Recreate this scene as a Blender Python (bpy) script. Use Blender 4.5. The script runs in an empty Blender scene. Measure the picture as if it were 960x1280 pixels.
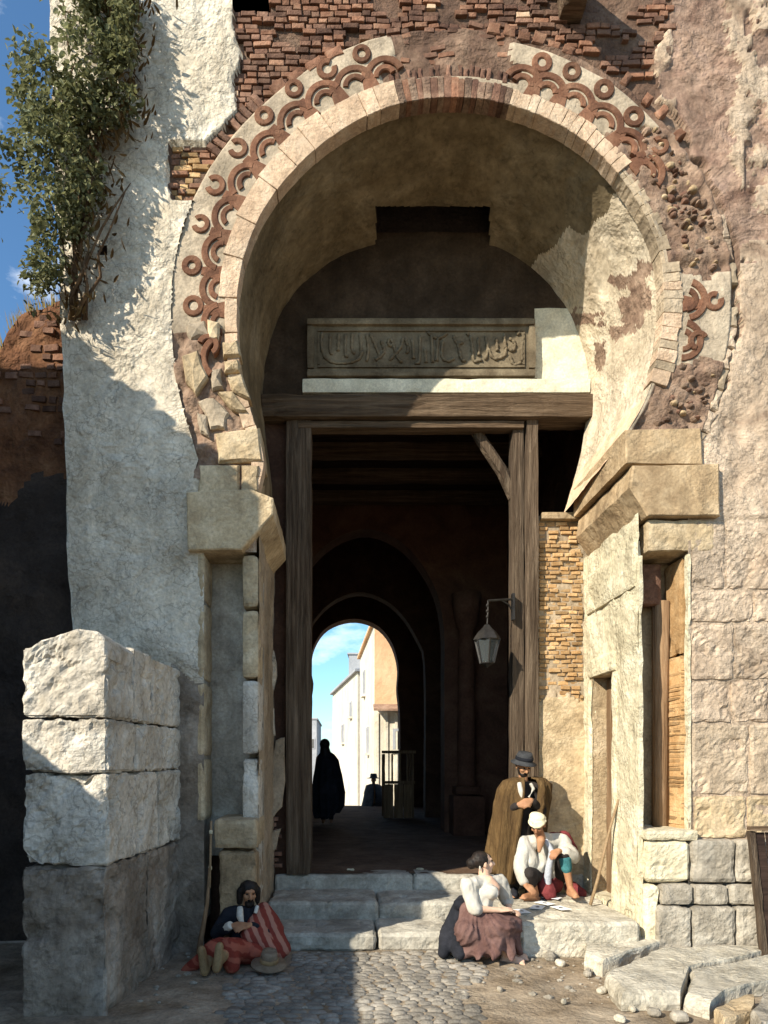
import bpy, bmesh, math, random
import numpy as np
from mathutils import Vector, Matrix, Euler
random.seed(7); np.random.seed(7)
S = bpy.context.scene; C = S.collection
R = math.radians
# ---------------------------------------------------------------- camera
F, CX, HY, CH = 850.0, 428.0, 950.0, 1.9        # focal (px of 960), vanishing point, camera height
cam = bpy.data.cameras.new('camera'); co = bpy.data.objects.new('camera', cam); C.objects.link(co)
co.location = (0, 0, CH); co.rotation_euler = (R(90), 0, 0)
cam.sensor_fit = 'HORIZONTAL'; cam.sensor_width = 36; cam.lens = F / 960 * 36
cam.shift_x = (480 - CX) / 960; cam.shift_y = (HY - 640) / 960
cam.clip_start = .1; cam.clip_end = 2000; S.camera = co
S.render.resolution_x = 768; S.render.resolution_y = 1024
# ---------------------------------------------------------------- light
LD = Vector((1.0, .9, -.82)).normalized()        # direction the sunlight travels
sun = bpy.data.lights.new('sun', 'SUN'); sun.energy = 5.0; sun.angle = R(.5); sun.color = (1, .92, .77)
so = bpy.data.objects.new('sun', sun); C.objects.link(so)
so.rotation_euler = LD.to_track_quat('-Z', 'Y').to_euler(); so.location = (-20, -16, 25)
W = bpy.data.worlds.new('World'); S.world = W; W.use_nodes = True
nt = W.node_tree; nt.nodes.clear()
def N(t, k, **kw):
    n = t.nodes.new(k)
    for a, v in kw.items():
        if a in n.inputs.keys() if isinstance(a, str) else False: n.inputs[a].default_value = v
        else: setattr(n, a, v)
    return n
sky = nt.nodes.new('ShaderNodeTexSky'); sky.sky_type = 'NISHITA'; sky.sun_disc = False
sky.sun_elevation = math.asin(-LD.z); sky.sun_rotation = math.atan2(-LD.x, -LD.y)
sky.air_density = 1.0; sky.dust_density = .3; sky.ozone_density = 4.0
tc = nt.nodes.new('ShaderNodeTexCoord'); cn = nt.nodes.new('ShaderNodeTexNoise')
mp = nt.nodes.new('ShaderNodeMapping'); mp.inputs['Scale'].default_value = (1, 1, 2.2); mp.inputs['Location'].default_value = (.35, .1, .2)
cn.inputs['Scale'].default_value = 5.5; cn.inputs['Detail'].default_value = 9; cn.inputs['Roughness'].default_value = .58
cr = nt.nodes.new('ShaderNodeValToRGB'); cr.color_ramp.elements[0].position = .5; cr.color_ramp.elements[1].position = .74
mx = nt.nodes.new('ShaderNodeMix'); mx.data_type = 'RGBA'; mx.inputs[7].default_value = (9, 9.3, 9.6, 1)
tint = nt.nodes.new('ShaderNodeMix'); tint.data_type = 'RGBA'; tint.blend_type = 'MULTIPLY'; tint.inputs[0].default_value = 1; tint.inputs[7].default_value = (.84, 1.06, 1.1, 1)
bg = nt.nodes.new('ShaderNodeBackground'); bg.inputs[1].default_value = .115
ow = nt.nodes.new('ShaderNodeOutputWorld')
L = nt.links.new
L(tc.outputs['Generated'], mp.inputs[0]); L(mp.outputs[0], cn.inputs['Vector']); L(cn.outputs['Fac'], cr.inputs[0])
L(cr.outputs[0], mx.inputs[0]); L(sky.outputs[0], tint.inputs[6]); L(tint.outputs[2], mx.inputs[6]); L(mx.outputs[2], bg.inputs[0]); L(bg.outputs[0], ow.inputs[0])
S.view_settings.view_transform = 'Standard'; S.view_settings.look = 'None'; S.view_settings.exposure = .74; S.view_settings.gamma = 1
S.cycles.max_bounces = 6; S.cycles.diffuse_bounces = 4

# ---------------------------------------------------------------- helpers
Y0, YB = 6.75, 8.2                                # front plane of the gate, plane of the inner wall
def P(px, py, Y): return Vector(((px - CX) * Y / F, Y, CH - (py - HY) * Y / F))
def X_(px, Y=Y0): return (px - CX) * Y / F
def Z_(py, Y=Y0): return CH - (py - HY) * Y / F
def h3(ix, iy, iz, seed):
    n = (ix * 374761393 + iy * 668265263 + iz * 2147483647 % 1000003 * 97 + iz * 1274126177 + seed * 1013904223) & 0xffffffff
    n = ((n ^ (n >> 13)) * 1274126177) & 0xffffffff
    n = (n ^ (n >> 16)) & 0xffffffff
    return n / 4294967295.0
def vn(p, seed=0):
    p = np.asarray(p, dtype=float); i = np.floor(p).astype(np.int64); f = p - i; f = f * f * (3 - 2 * f)
    r = 0
    for a in (0, 1):
        for b in (0, 1):
            for c in (0, 1):
                w = (f[:, 0] if a else 1 - f[:, 0]) * (f[:, 1] if b else 1 - f[:, 1]) * (f[:, 2] if c else 1 - f[:, 2])
                r = r + w * h3(i[:, 0] + a, i[:, 1] + b, i[:, 2] + c, seed)
    return r * 2 - 1
def fbm(p, freq, oct=4, seed=0, gain=.5):
    p = np.asarray(p, dtype=float); s = 0; a = 1; t = 0
    for k in range(oct):
        s = s + a * vn(p * freq + k * 17.3, seed + k); t += a; a *= gain; freq *= 2.03
    return s / t
def pn(x, y, z, freq=1, oct=3, seed=0): return float(fbm(np.array([[x, y, z]]), freq, oct, seed)[0])

MATS = {}
def mat(name, cols, s1=2.5, s2=30, bump=.5, bs=18, bd=.02, rough=.92, rnd=.12, fine=.25, stretch=(1, 1, 1), crack=0, crs=6, spec=.2, metal=0, obj=False, dist=.35, stain=0):
    m = bpy.data.materials.new(name); m.use_nodes = True; t = m.node_tree; nd = t.nodes; l = t.links.new
    b = nd['Principled BSDF']; b.inputs['Roughness'].default_value = rough; b.inputs['Specular IOR Level'].default_value = spec; b.inputs['Metallic'].default_value = metal
    if obj: src = nd.new('ShaderNodeTexCoord').outputs['Object']
    else: src = nd.new('ShaderNodeNewGeometry').outputs['Position']
    mpp = nd.new('ShaderNodeMapping'); mpp.inputs['Scale'].default_value = stretch; l(src, mpp.inputs[0]); v = mpp.outputs[0]
    def noise(sc, det=6, dd=0, ro=.6):
        n = nd.new('ShaderNodeTexNoise'); n.inputs['Scale'].default_value = sc; n.inputs['Detail'].default_value = det; n.inputs['Distortion'].default_value = dd; n.inputs['Roughness'].default_value = ro
        l(v, n.inputs['Vector']); return n.outputs['Fac']
    a = noise(s1, 5, .6); r = nd.new('ShaderNodeValToRGB'); e = r.color_ramp.elements
    k = len(cols)
    while len(e) < k: e.new(.5)
    for i, c in enumerate(cols):
        e[i].position = .3 + .4 * i / max(1, k - 1); e[i].color = (*c, 1)
    l(a, r.inputs[0]); col = r.outputs[0]
    def mul(col, val):
        mm = nd.new('ShaderNodeMix'); mm.data_type = 'RGBA'; mm.blend_type = 'MULTIPLY'; mm.inputs[0].default_value = 1
        l(col, mm.inputs[6]); l(val, mm.inputs[7]); return mm.outputs[2]
    def mr(val, lo, hi, f0=.25, f1=.75):
        q = nd.new('ShaderNodeMapRange'); q.inputs[1].default_value = f0; q.inputs[2].default_value = f1; q.inputs[3].default_value = lo; q.inputs[4].default_value = hi
        l(val, q.inputs[0]); return q.outputs[0]
    fn = noise(s2, 6, .4)
    col = mul(col, mr(fn, 1 - fine, 1 + fine))
    if rnd:
        oi = nd.new('ShaderNodeObjectInfo'); col = mul(col, mr(oi.outputs['Random'], 1 - rnd, 1 + rnd, 0, 1))
    if stain:
        col = mul(col, mr(noise(.8, 6, 1.5), 1 - stain, 1 + stain * .5, .3, .7))
        ms = nd.new('ShaderNodeMapping'); ms.inputs['Scale'].default_value = (5, 5, .55); l(src, ms.inputs[0]); ns = nd.new('ShaderNodeTexNoise'); ns.inputs['Scale'].default_value = 1.6; ns.inputs['Detail'].default_value = 7; l(ms.outputs[0], ns.inputs['Vector'])
        col = mul(col, mr(ns.outputs['Fac'], 1 - stain * .6, 1 + stain * .25, .3, .65))
        sp = noise(9, 8, .8, .7); col = mul(col, mr(sp, 1 - stain * .9, 1.04, .34, .46))
    h1 = noise(bs, 9, dist, .62); h2 = noise(bs * .33, 5, .6, .6); hm = nd.new('ShaderNodeMath'); hm.operation = 'MULTIPLY_ADD'; l(h2, hm.inputs[0]); hm.inputs[1].default_value = .9; l(h1, hm.inputs[2]); pm = nd.new('ShaderNodeMath'); pm.operation = 'MULTIPLY'; l(hm.outputs[0], pm.inputs[0]); l(mr(noise(1.7, 4, .5), .22, 1.15, .36, .62), pm.inputs[1]); h = pm.outputs[0]
    if crack:
        vo = nd.new('ShaderNodeTexVoronoi'); vo.feature = 'DISTANCE_TO_EDGE'; vo.inputs['Scale'].default_value = crs
        wv = nd.new('ShaderNodeVectorMath'); wv.operation = 'ADD'; wn = nd.new('ShaderNodeTexNoise'); wn.inputs['Scale'].default_value = 3; wn.inputs['Detail'].default_value = 4
        l(v, wn.inputs['Vector']); l(v, wv.inputs[0]); l(wn.outputs['Color'], wv.inputs[1]); l(wv.outputs[0], vo.inputs['Vector'])
        cm = mr(vo.outputs['Distance'], 1 - crack, 1, 0, .03); col = mul(col, cm)
    l(col, b.inputs['Base Color'])
    if bump:
        bp = nd.new('ShaderNodeBump'); bp.inputs['Strength'].default_value = bump; bp.inputs['Distance'].default_value = bd
        l(h, bp.inputs['Height']); l(bp.outputs[0], b.inputs['Normal'])
    MATS[name] = m; return m
M_ = lambda n: MATS[n]
mat('stucco_white', [(.46, .39, .29), (.64, .56, .44), (.74, .665, .54)], 1.6, 34, 1, 17, .05, crack=.35, crs=2.6, stain=.24)
mat('plaster_pink', [(.26, .175, .12), (.41, .305, .215), (.47, .36, .26), (.56, .44, .325), (.48, .375, .28)], 1.7, 26, .95, 24, .035, crack=.4, crs=2.0, stain=.32)
mat('plaster_tan', [(.25, .19, .125), (.36, .28, .19), (.44, .35, .25)], 1.5, 24, .8, 14, .03, stain=0.25)
mat('plaster_sunlit', [(.40, .32, .22), (.52, .43, .31), (.62, .53, .40)], 2.5, 26, .9, 16, .04, stain=.25)
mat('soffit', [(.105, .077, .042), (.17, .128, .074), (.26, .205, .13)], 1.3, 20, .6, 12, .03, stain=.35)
mat('mortar_dark', [(.09, .053, .037), (.145, .088, .06), (.22, .145, .10)], 3, 40, 1, 25, .04, stain=.3)
mat('plaster_purple', [(.15, .088, .064), (.24, .155, .112), (.33, .225, .165), (.26, .175, .138)], 3.2, 30, 1, 20, .045, rnd=0, stain=.35)
mat('rubble', [(.13, .078, .055), (.22, .145, .10), (.32, .225, .16)], 5, 30, 1, 22, .04, rnd=.25, stain=.25)
mat('brick', [(.14, .064, .038), (.215, .108, .066), (.30, .175, .112)], 6, 60, .9, 40, .014, rnd=.35, stain=.25)
mat('brick_dark', [(.085, .043, .03), (.145, .078, .052), (.225, .132, .09)], 5, 60, .9, 40, .016, rnd=.4, stain=.25)
mat('brick_pale', [(.42, .27, .17), (.55, .38, .25), (.62, .47, .33)], 6, 60, .6, 40, .008, rnd=.2)
mat('brick_amber', [(.30, .17, .07), (.38, .235, .11), (.47, .32, .17)], 6, 60, .8, 40, .015, rnd=.4)
mat('voussoir', [(.42, .29, .19), (.52, .375, .255), (.60, .47, .34)], 4, 50, .9, 30, .02, rnd=.07, stain=.25)
mat('terracotta', [(.095, .042, .026), (.15, .07, .04), (.21, .11, .066)], 6, 60, .9, 35, .012, rnd=.3, stain=.2)
mat('band', [(.25, .20, .14), (.36, .29, .21), (.45, .37, .27)], 3, 40, .8, 24, .02, stain=0.2)
mat('ashlar_warm', [(.32, .235, .14), (.44, .335, .205), (.54, .43, .285)], 3.5, 30, .9, 24, .025, rnd=.12, stain=.25)
mat('ashlar_pink', [(.36, .275, .19), (.46, .36, .255), (.54, .435, .32)], 3.5, 30, .9, 24, .03, rnd=.06, stain=.25, crack=.3, crs=2.6)
mat('ashlar_grey', [(.24, .21, .165), (.34, .30, .24), (.44, .40, .33)], 4, 34, 1, 20, .03, rnd=.14, stain=0.25)
mat('ashlar_brown', [(.27, .185, .105), (.37, .265, .155), (.46, .345, .215)], 4, 34, .9, 24, .02, rnd=.1, stain=.3)
mat('limestone', [(.46, .40, .27), (.60, .53, .37), (.70, .64, .48)], 3, 30, 1, 22, .03, rnd=.1, stain=0.16)
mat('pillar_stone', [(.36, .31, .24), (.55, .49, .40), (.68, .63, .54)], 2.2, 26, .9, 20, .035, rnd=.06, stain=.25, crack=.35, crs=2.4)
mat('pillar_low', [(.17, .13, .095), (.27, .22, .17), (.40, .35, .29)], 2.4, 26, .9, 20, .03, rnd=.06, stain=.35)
mat('step_stone', [(.26, .23, .185), (.38, .35, .29), (.48, .45, .38)], 3, 30, .8, 18, .02, rnd=.12, stain=0.22)
mat('cobble', [(.16, .142, .118), (.235, .21, .175), (.32, .29, .245)], 1.5, 40, .9, 30, .02, rnd=.2, stain=.3)
mat('slab', [(.37, .33, .255), (.50, .45, .355), (.59, .54, .44)], 2.5, 30, 1, 22, .03, rnd=.08, stain=.25, crack=.3, crs=2.5)
mat('dirt', [(.18, .13, .08), (.30, .235, .165), (.38, .31, .225)], 1.6, 40, 1, 28, .03, rnd=0, stain=.3)
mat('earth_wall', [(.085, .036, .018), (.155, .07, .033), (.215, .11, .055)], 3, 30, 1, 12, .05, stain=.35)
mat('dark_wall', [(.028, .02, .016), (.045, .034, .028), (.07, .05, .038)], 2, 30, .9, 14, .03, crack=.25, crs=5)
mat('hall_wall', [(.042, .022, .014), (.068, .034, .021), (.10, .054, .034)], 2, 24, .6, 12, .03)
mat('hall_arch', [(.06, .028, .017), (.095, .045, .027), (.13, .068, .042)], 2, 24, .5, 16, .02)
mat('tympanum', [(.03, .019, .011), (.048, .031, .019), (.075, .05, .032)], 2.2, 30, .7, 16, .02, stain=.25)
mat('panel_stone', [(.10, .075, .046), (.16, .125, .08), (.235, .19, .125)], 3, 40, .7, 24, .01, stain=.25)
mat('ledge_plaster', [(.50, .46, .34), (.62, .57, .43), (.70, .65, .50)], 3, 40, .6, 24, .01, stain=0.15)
mat('wood_v', [(.05, .032, .02), (.095, .066, .043), (.17, .125, .085)], 3, 40, 1, 16, .02, stretch=(7, 7, .35), rnd=.12, stain=.2)
mat('wood_h', [(.06, .036, .02), (.11, .072, .043), (.18, .125, .08)], 3, 40, 1, 16, .02, stretch=(.35, 7, 7), rnd=.12, stain=.2)
mat('wood_dark', [(.018, .011, .009), (.032, .019, .014), (.05, .03, .022)], 3, 40, .6, 16, .012, stretch=(.4, 5, 5), rnd=.2)
mat('wood_door', [(.13, .075, .04), (.21, .13, .07), (.30, .20, .12)], 3, 40, .8, 16, .012, stretch=(7, 7, .35), rnd=.12)
mat('iron', [(.02, .018, .016), (.035, .032, .03), (.05, .045, .04)], 8, 60, .3, 40, .004, rough=.55, metal=.5)
mat('skin', [(.42, .21, .125), (.50, .27, .165), (.55, .31, .20)], 6, 60, .1, 30, .003, rough=.6, fine=.08, rnd=.05)
mat('skin_tan', [(.27, .125, .065), (.34, .17, .09), (.40, .22, .12)], 6, 60, .1, 30, .003, rough=.6, fine=.08, rnd=.05)
mat('skin_pale', [(.55, .33, .22), (.62, .39, .27), (.68, .45, .32)], 6, 60, .1, 30, .003, rough=.6, fine=.06, rnd=.05)
mat('hair', [(.008, .006, .005), (.015, .011, .009), (.03, .02, .016)], 20, 90, .5, 60, .006, rough=.55)
mat('eye', [(.01, .008, .006), (.015, .01, .008)], 5, 9, 0, rnd=0, rough=.3)
mat('cloth_white', [(.40, .365, .30), (.50, .465, .40), (.58, .55, .48)], 6, 60, .4, 30, .006, fine=.06, rnd=.04, stain=.12)
mat('cloth_cream', [(.50, .43, .27), (.62, .55, .37), (.68, .62, .46)], 8, 60, .4, 30, .006, fine=.06)
mat('cloth_brown', [(.055, .031, .013), (.092, .054, .021), (.14, .086, .036)], 5, 60, .8, 14, .03, fine=.2, stretch=(2.2, 2.2, .5), stain=.15)
mat('cloth_dark', [(.015, .012, .011), (.025, .02, .018), (.04, .032, .028)], 5, 60, .4, 30, .006, stain=.12)
mat('cloth_black', [(.008, .009, .012), (.014, .015, .02), (.025, .026, .033)], 5, 60, .4, 30, .006, stain=.12)
mat('cloth_mauve', [(.075, .038, .032), (.115, .062, .053), (.165, .098, .085)], 5, 60, .7, 16, .02, fine=.15, stain=.12)
mat('cloth_maroon', [(.10, .02, .02), (.16, .03, .032), (.21, .05, .05)], 5, 60, .4, 30, .008, stain=.12)
mat('cloth_teal', [(.02, .085, .10), (.035, .13, .14), (.05, .17, .18)], 6, 60, .4, 30, .006)
mat('cloth_grey', [(.05, .05, .052), (.075, .076, .08), (.10, .10, .105)], 6, 60, .4, 30, .006)
mat('cloth_pale_blue', [(.36, .38, .42), (.46, .48, .52), (.55, .56, .58)], 6, 60, .4, 30, .006)
mat('hat_dark', [(.025, .026, .028), (.04, .041, .044), (.06, .06, .062)], 6, 60, .4, 30, .006)
mat('boot', [(.16, .10, .045), (.23, .15, .075), (.30, .21, .11)], 6, 60, .4, 30, .005, rough=.7)
mat('felt', [(.12, .085, .055), (.17, .125, .085), (.21, .16, .115)], 8, 60, .4, 40, .005)
mat('card', [(.74, .74, .72), (.80, .80, .78)], 6, 60, 0, rnd=.03, fine=.03)
mat('card_ink', [(.05, .05, .06), (.09, .08, .09)], 6, 60, 0, rnd=0)
mat('stick', [(.22, .15, .08), (.32, .22, .13)], 6, 60, .4, 40, .004)
mat('house_white', [(.56, .50, .40), (.66, .60, .49), (.72, .67, .57)], .4, 6, .3, 4, .05, rnd=.03, fine=.1, stain=.15)
mat('house_orange', [(.52, .30, .16), (.62, .39, .22), (.68, .46, .28)], .4, 6, .3, 4, .05, rnd=.03, fine=.1)
mat('house_grey', [(.26, .27, .29), (.34, .35, .37), (.40, .40, .42)], .5, 6, .3, 4, .05, rnd=.03, fine=.1)
mat('roof_tile', [(.22, .13, .09), (.30, .19, .13), (.36, .24, .17)], 2, 12, .4, 8, .03)
mat('window_dark', [(.10, .095, .09), (.15, .14, .13)], 1, 6, 0, rough=.25, spec=.5)
mat('leaf', [(.11, .115, .045), (.21, .215, .095), (.38, .37, .20)], 9, 40, .2, 30, .004, rnd=.35, rough=.5, fine=.3)
mat('leaf_blue', [(.12, .145, .085), (.22, .245, .155), (.36, .38, .26)], 7, 40, .2, 30, .004, rnd=.3, rough=.5, fine=.3)
mat('dry_shade_leaf', [(.07, .042, .02), (.12, .08, .035), (.17, .12, .055)], 9, 40, .2, 30, .004)
mat('bark', [(.06, .035, .018), (.10, .06, .032), (.15, .095, .05)], 9, 40, .8, 30, .02)
mat('dry_grass', [(.13, .10, .03), (.22, .16, .055), (.28, .22, .09)], 9, 40, .2, 30, .01)
for nm in ('leaf', 'leaf_blue'):
    t = MATS[nm].node_tree; b = t.nodes['Principled BSDF']; tr_ = t.nodes.new('ShaderNodeBsdfTranslucent'); ms_ = t.nodes.new('ShaderNodeMixShader'); ms_.inputs[0].default_value = .35
    t.links.new(b.inputs['Base Color'].links[0].from_socket, tr_.inputs[0]); t.links.new(b.outputs[0], ms_.inputs[1]); t.links.new(tr_.outputs[0], ms_.inputs[2])
    out_ = [n for n in t.nodes if n.type == 'OUTPUT_MATERIAL'][0]; t.links.new(ms_.outputs[0], out_.inputs[0])
def striped(name, c1, c2, scale, rot=(0, 0, 0), dist=1.2):
    m = mat(name, [c1, c1], 3, 40, .4, 24, .008, fine=.15); t = m.node_tree; nd = t.nodes; l = t.links.new
    b = nd['Principled BSDF']; lk = b.inputs['Base Color'].links[0]; old = lk.from_socket
    g = nd.new('ShaderNodeNewGeometry'); mpp = nd.new('ShaderNodeMapping'); mpp.inputs['Rotation'].default_value = rot; w = nd.new('ShaderNodeTexWave')
    w.inputs['Scale'].default_value = scale; w.inputs['Distortion'].default_value = dist; w.inputs['Detail'].default_value = 2; w.inputs['Detail Scale'].default_value = 3
    l(g.outputs['Position'], mpp.inputs[0]); l(mpp.outputs[0], w.inputs['Vector'])
    rr = nd.new('ShaderNodeValToRGB'); rr.color_ramp.elements[0].position = .45; rr.color_ramp.elements[1].position = .62; l(w.outputs['Fac'], rr.inputs[0])
    mm = nd.new('ShaderNodeMix'); mm.data_type = 'RGBA'; l(rr.outputs[0], mm.inputs[0]); l(old, mm.inputs[6]); mm.inputs[7].default_value = (*c2, 1); l(mm.outputs[2], b.inputs['Base Color'])
striped('cloth_stripe', (.19, .035, .024), (.33, .15, .105), 4.2, (0, R(28), 0))
striped('cloth_red', (.21, .035, .022), (.29, .08, .05), 3, (0, R(60), 0), 4)
gl = bpy.data.materials.new('lantern_glass'); gl.use_nodes = True
gb = gl.node_tree.nodes['Principled BSDF']; gb.inputs['Base Color'].default_value = (.3, .33, .33, 1); gb.inputs['Roughness'].default_value = .08; gb.inputs['Transmission Weight'].default_value = .85; gb.inputs['IOR'].default_value = 1.1
MATS['lantern_glass'] = gl

def root_of(o):
    while o.parent: o = o.parent
    return o
def wloc(o):
    v = Vector((0, 0, 0))
    while o: v = v + o.location; o = o.parent
    return v
def thing(name, label, cat, loc, group=None):
    o = bpy.data.objects.new(name, None); C.objects.link(o); o.location = loc; o['label'] = label; o['category'] = cat; o.empty_display_size = .2
    if group: o['group'] = group
    return o
def tag(o, label=None, cat=None, group=None, kind=None):
    if label: o['label'] = label
    if cat: o['category'] = cat
    if group: o['group'] = group
    if kind: o['kind'] = kind
    return o
def obj(name, verts, faces, m, parent=None, smooth=False, mi=None, at=None):
    """world-space verts; the origin goes to `at`, or to the parent's"""
    base = wloc(parent) if parent else Vector((0, 0, 0))
    org = Vector(at) if at is not None else base
    me = bpy.data.meshes.new(name)
    v = np.asarray([tuple(q) for q in verts] if not isinstance(verts, np.ndarray) else verts, dtype=float) - np.array(org)
    me.from_pydata(v.tolist(), [], faces)
    for q in (m if isinstance(m, (list, tuple)) else [m]): me.materials.append(MATS[q])
    if mi is not None: me.polygons.foreach_set('material_index', mi)
    if smooth: me.polygons.foreach_set('use_smooth', [True] * len(me.polygons))
    me.update()
    o = bpy.data.objects.new(name, me); C.objects.link(o)
    if parent: o.parent = parent
    o.location = org - base if parent else org
    return o
def inst(name, me, parent, loc, rot=(0, 0, 0), scl=(1, 1, 1)):
    o = bpy.data.objects.new(name, me); C.objects.link(o)
    if parent: o.parent = parent; o.location = Vector(loc) - wloc(parent)
    else: o.location = loc
    o.rotation_euler = rot; o.scale = scl; return o
class MB:
    def __init__(s): s.v = []; s.f = []
    def add(s, v, f):
        n = len(s.v); s.v += [tuple(q) for q in v]; s.f += [tuple(i + n for i in q) for q in f]; return s
    def box(s, a, b):
        x0, y0, z0 = a; x1, y1, z1 = b
        return s.add([(x0, y0, z0), (x1, y0, z0), (x1, y1, z0), (x0, y1, z0), (x0, y0, z1), (x1, y0, z1), (x1, y1, z1), (x0, y1, z1)],
                     [(0, 3, 2, 1), (4, 5, 6, 7), (0, 1, 5, 4), (1, 2, 6, 5), (2, 3, 7, 6), (3, 0, 4, 7)])
    def tube(s, pts, rad, n=8, cap=True):
        pts = [Vector(p) for p in pts]; rs = rad if isinstance(rad, (list, tuple)) else [rad] * len(pts); v = []; f = []
        up = Vector((.13, .21, .97))
        for i, p in enumerate(pts):
            d = (pts[min(i + 1, len(pts) - 1)] - pts[max(i - 1, 0)]).normalized()
            a = d.cross(up)
            if a.length < .1: a = d.cross(Vector((1, 0, 0)))
            a.normalize(); b = d.cross(a)
            for k in range(n):
                t = 2 * math.pi * k / n; v.append(p + (a * math.cos(t) + b * math.sin(t)) * rs[i])
        for i in range(len(pts) - 1):
            for k in range(n): f.append((i * n + k, i * n + (k + 1) % n, (i + 1) * n + (k + 1) % n, (i + 1) * n + k))
        if cap: f.append(tuple(range(n - 1, -1, -1))); f.append(tuple((len(pts) - 1) * n + k for k in range(n)))
        return s.add(v, f)
    def lathe(s, c, prof, n=16, capt=True):
        v = []; f = []
        for (r, z) in prof:
            for k in range(n):
                t = 2 * math.pi * k / n; v.append((c[0] + r * math.cos(t), c[1] + r * math.sin(t), c[2] + z))
        for i in range(len(prof) - 1):
            for k in range(n): f.append((i * n + k, i * n + (k + 1) % n, (i + 1) * n + (k + 1) % n, (i + 1) * n + k))
        if capt: f.append(tuple(range(n - 1, -1, -1))); f.append(tuple((len(prof) - 1) * n + k for k in range(n)))
        return s.add(v, f)
    def obj(s, name, m, parent=None, smooth=False, at=None): return obj(name, s.v, s.f, m, parent, smooth, at=at)
def soften(o, lv=2):
    o.modifiers.new('soft', 'SUBSURF').levels = lv; o.modifiers['soft'].render_levels = lv; o.data.polygons.foreach_set('use_smooth', [True] * len(o.data.polygons)); return o
def rough_box(name, m, a, b, parent=None, res=.05, amp=.015, freq=4, rad=.03, seed=0, rot=0, at=None, shear=None, big=0, lim=26):
    """a worn block: rounded edges, chipped faces"""
    a = np.array(a, float); b = np.array(b, float); c = (a + b) / 2; h = (b - a) / 2
    n = np.maximum(1, np.minimum(lim, np.round(2 * h / res))).astype(int); V = []; Fc = []; idx = {}
    def vid(i, j, k):
        key = (i, j, k)
        if key not in idx: idx[key] = len(V); V.append([-1 + 2 * i / n[0], -1 + 2 * j / n[1], -1 + 2 * k / n[2]])
        return idx[key]
    for j in range(n[1]):
        for k in range(n[2]):
            for i, fl in ((0, 1), (n[0], 0)):
                q = (vid(i, j, k), vid(i, j + 1, k), vid(i, j + 1, k + 1), vid(i, j, k + 1)); Fc.append(q[::-1] if fl else q)
    for i in range(n[0]):
        for k in range(n[2]):
            for j, fl in ((0, 0), (n[1], 1)):
                q = (vid(i, j, k), vid(i + 1, j, k), vid(i + 1, j, k + 1), vid(i, j, k + 1)); Fc.append(q[::-1] if fl else q)
    for i in range(n[0]):
        for j in range(n[1]):
            for k, fl in ((0, 1), (n[2], 0)):
                q = (vid(i, j, k), vid(i + 1, j, k), vid(i + 1, j + 1, k), vid(i, j + 1, k)); Fc.append(q[::-1] if fl else q)
    p = np.array(V) * h; rad = min(rad, h.min() * .9)
    q = np.clip(p, -(h - rad), h - rad); d = p - q; ln = np.linalg.norm(d, axis=1, keepdims=True); nn = d / np.maximum(ln, 1e-9)
    p = q + nn * rad; off = np.array([seed * 3.1, seed * 1.7, seed * .9])
    w = c + p + off
    p = p + nn * (amp * (-2.6 * np.clip(fbm(w, freq * .8, 4, seed, .6) - .10, 0, .6) + .35 * fbm(w, freq * 2.2, 3, seed + 2) - .1) - amp * .9 * np.clip(ln[:, 0] / max(rad, 1e-6) - 1.0, 0, 1) * (.5 + fbm(w, freq * 1.3, 2, seed + 8)) + big * fbm(w, freq * .3, 2, seed + 5))[:, None]
    if shear is not None: p = shear(p, h)
    if rot:
        cs, sn = math.cos(rot), math.sin(rot); p = np.stack([p[:, 0] * cs - p[:, 1] * sn, p[:, 0] * sn + p[:, 1] * cs, p[:, 2]], 1)
    return obj(name, c + p, [tuple(int(t) for t in f) for f in Fc], m, parent, at=tuple(c) if at is None else at)
def stone_mesh(poly, depth, bevel=.012, bulge=.01, jit=.006, seed=0):
    """stone with an outline in (x, z), front towards -y at y=0; about 40 triangles"""
    rn = random.Random(seed); pts = []
    for i, (x, z) in enumerate(poly):
        x2, z2 = poly[(i + 1) % len(poly)]
        pts.append((x + rn.uniform(-jit, jit), z + rn.uniform(-jit, jit)))
        pts.append(((x + x2) / 2 + rn.uniform(-jit, jit), (z + z2) / 2 + rn.uniform(-jit, jit)))
    cx = sum(p[0] for p in pts) / len(pts); cz = sum(p[1] for p in pts) / len(pts); n = len(pts); v = []; f = []
    for (x, z) in pts: v.append((x, depth, z))
    for (x, z) in pts: v.append((x, bevel, z))
    for (x, z) in pts:
        d = math.hypot(x - cx, z - cz) + 1e-6; k = max(.3, 1 - bevel / d)
        v.append((cx + (x - cx) * k, -bulge * rn.uniform(0, .6), cz + (z - cz) * k))
    v.append((cx, -bulge, cz))
    for i in range(n):
        j = (i + 1) % n; f += [(i, j, n + j, n + i), (n + i, n + j, 2 * n + j, 2 * n + i), (2 * n + i, 2 * n + j, 3 * n)]
    return v, f
def stone_px(name, polypx, Yf, depth, m, parent, bevel=.02, bulge=.012, jit=.008, seed=0):
    w = [(X_(x, Yf), Z_(y, Yf)) for x, y in polypx][::-1]
    # orientation: counter-clockwise seen from the front
    ar = sum(w[i][0] * w[(i + 1) % len(w)][1] - w[(i + 1) % len(w)][0] * w[i][1] for i in range(len(w)))
    if ar < 0: w = w[::-1]
    v, f = stone_mesh(w, depth, bevel, bulge, jit, seed); v = [(x, y + Yf, z) for x, y, z in v]
    c = (sum(p[0] for p in w) / len(w), Yf, sum(p[1] for p in w) / len(w))
    return obj(name, v, f, m, parent, at=c)
def rect_px(x0, y0, x1, y1): return [(x0, y0), (x1, y0), (x1, y1), (x0, y1)]
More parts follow.
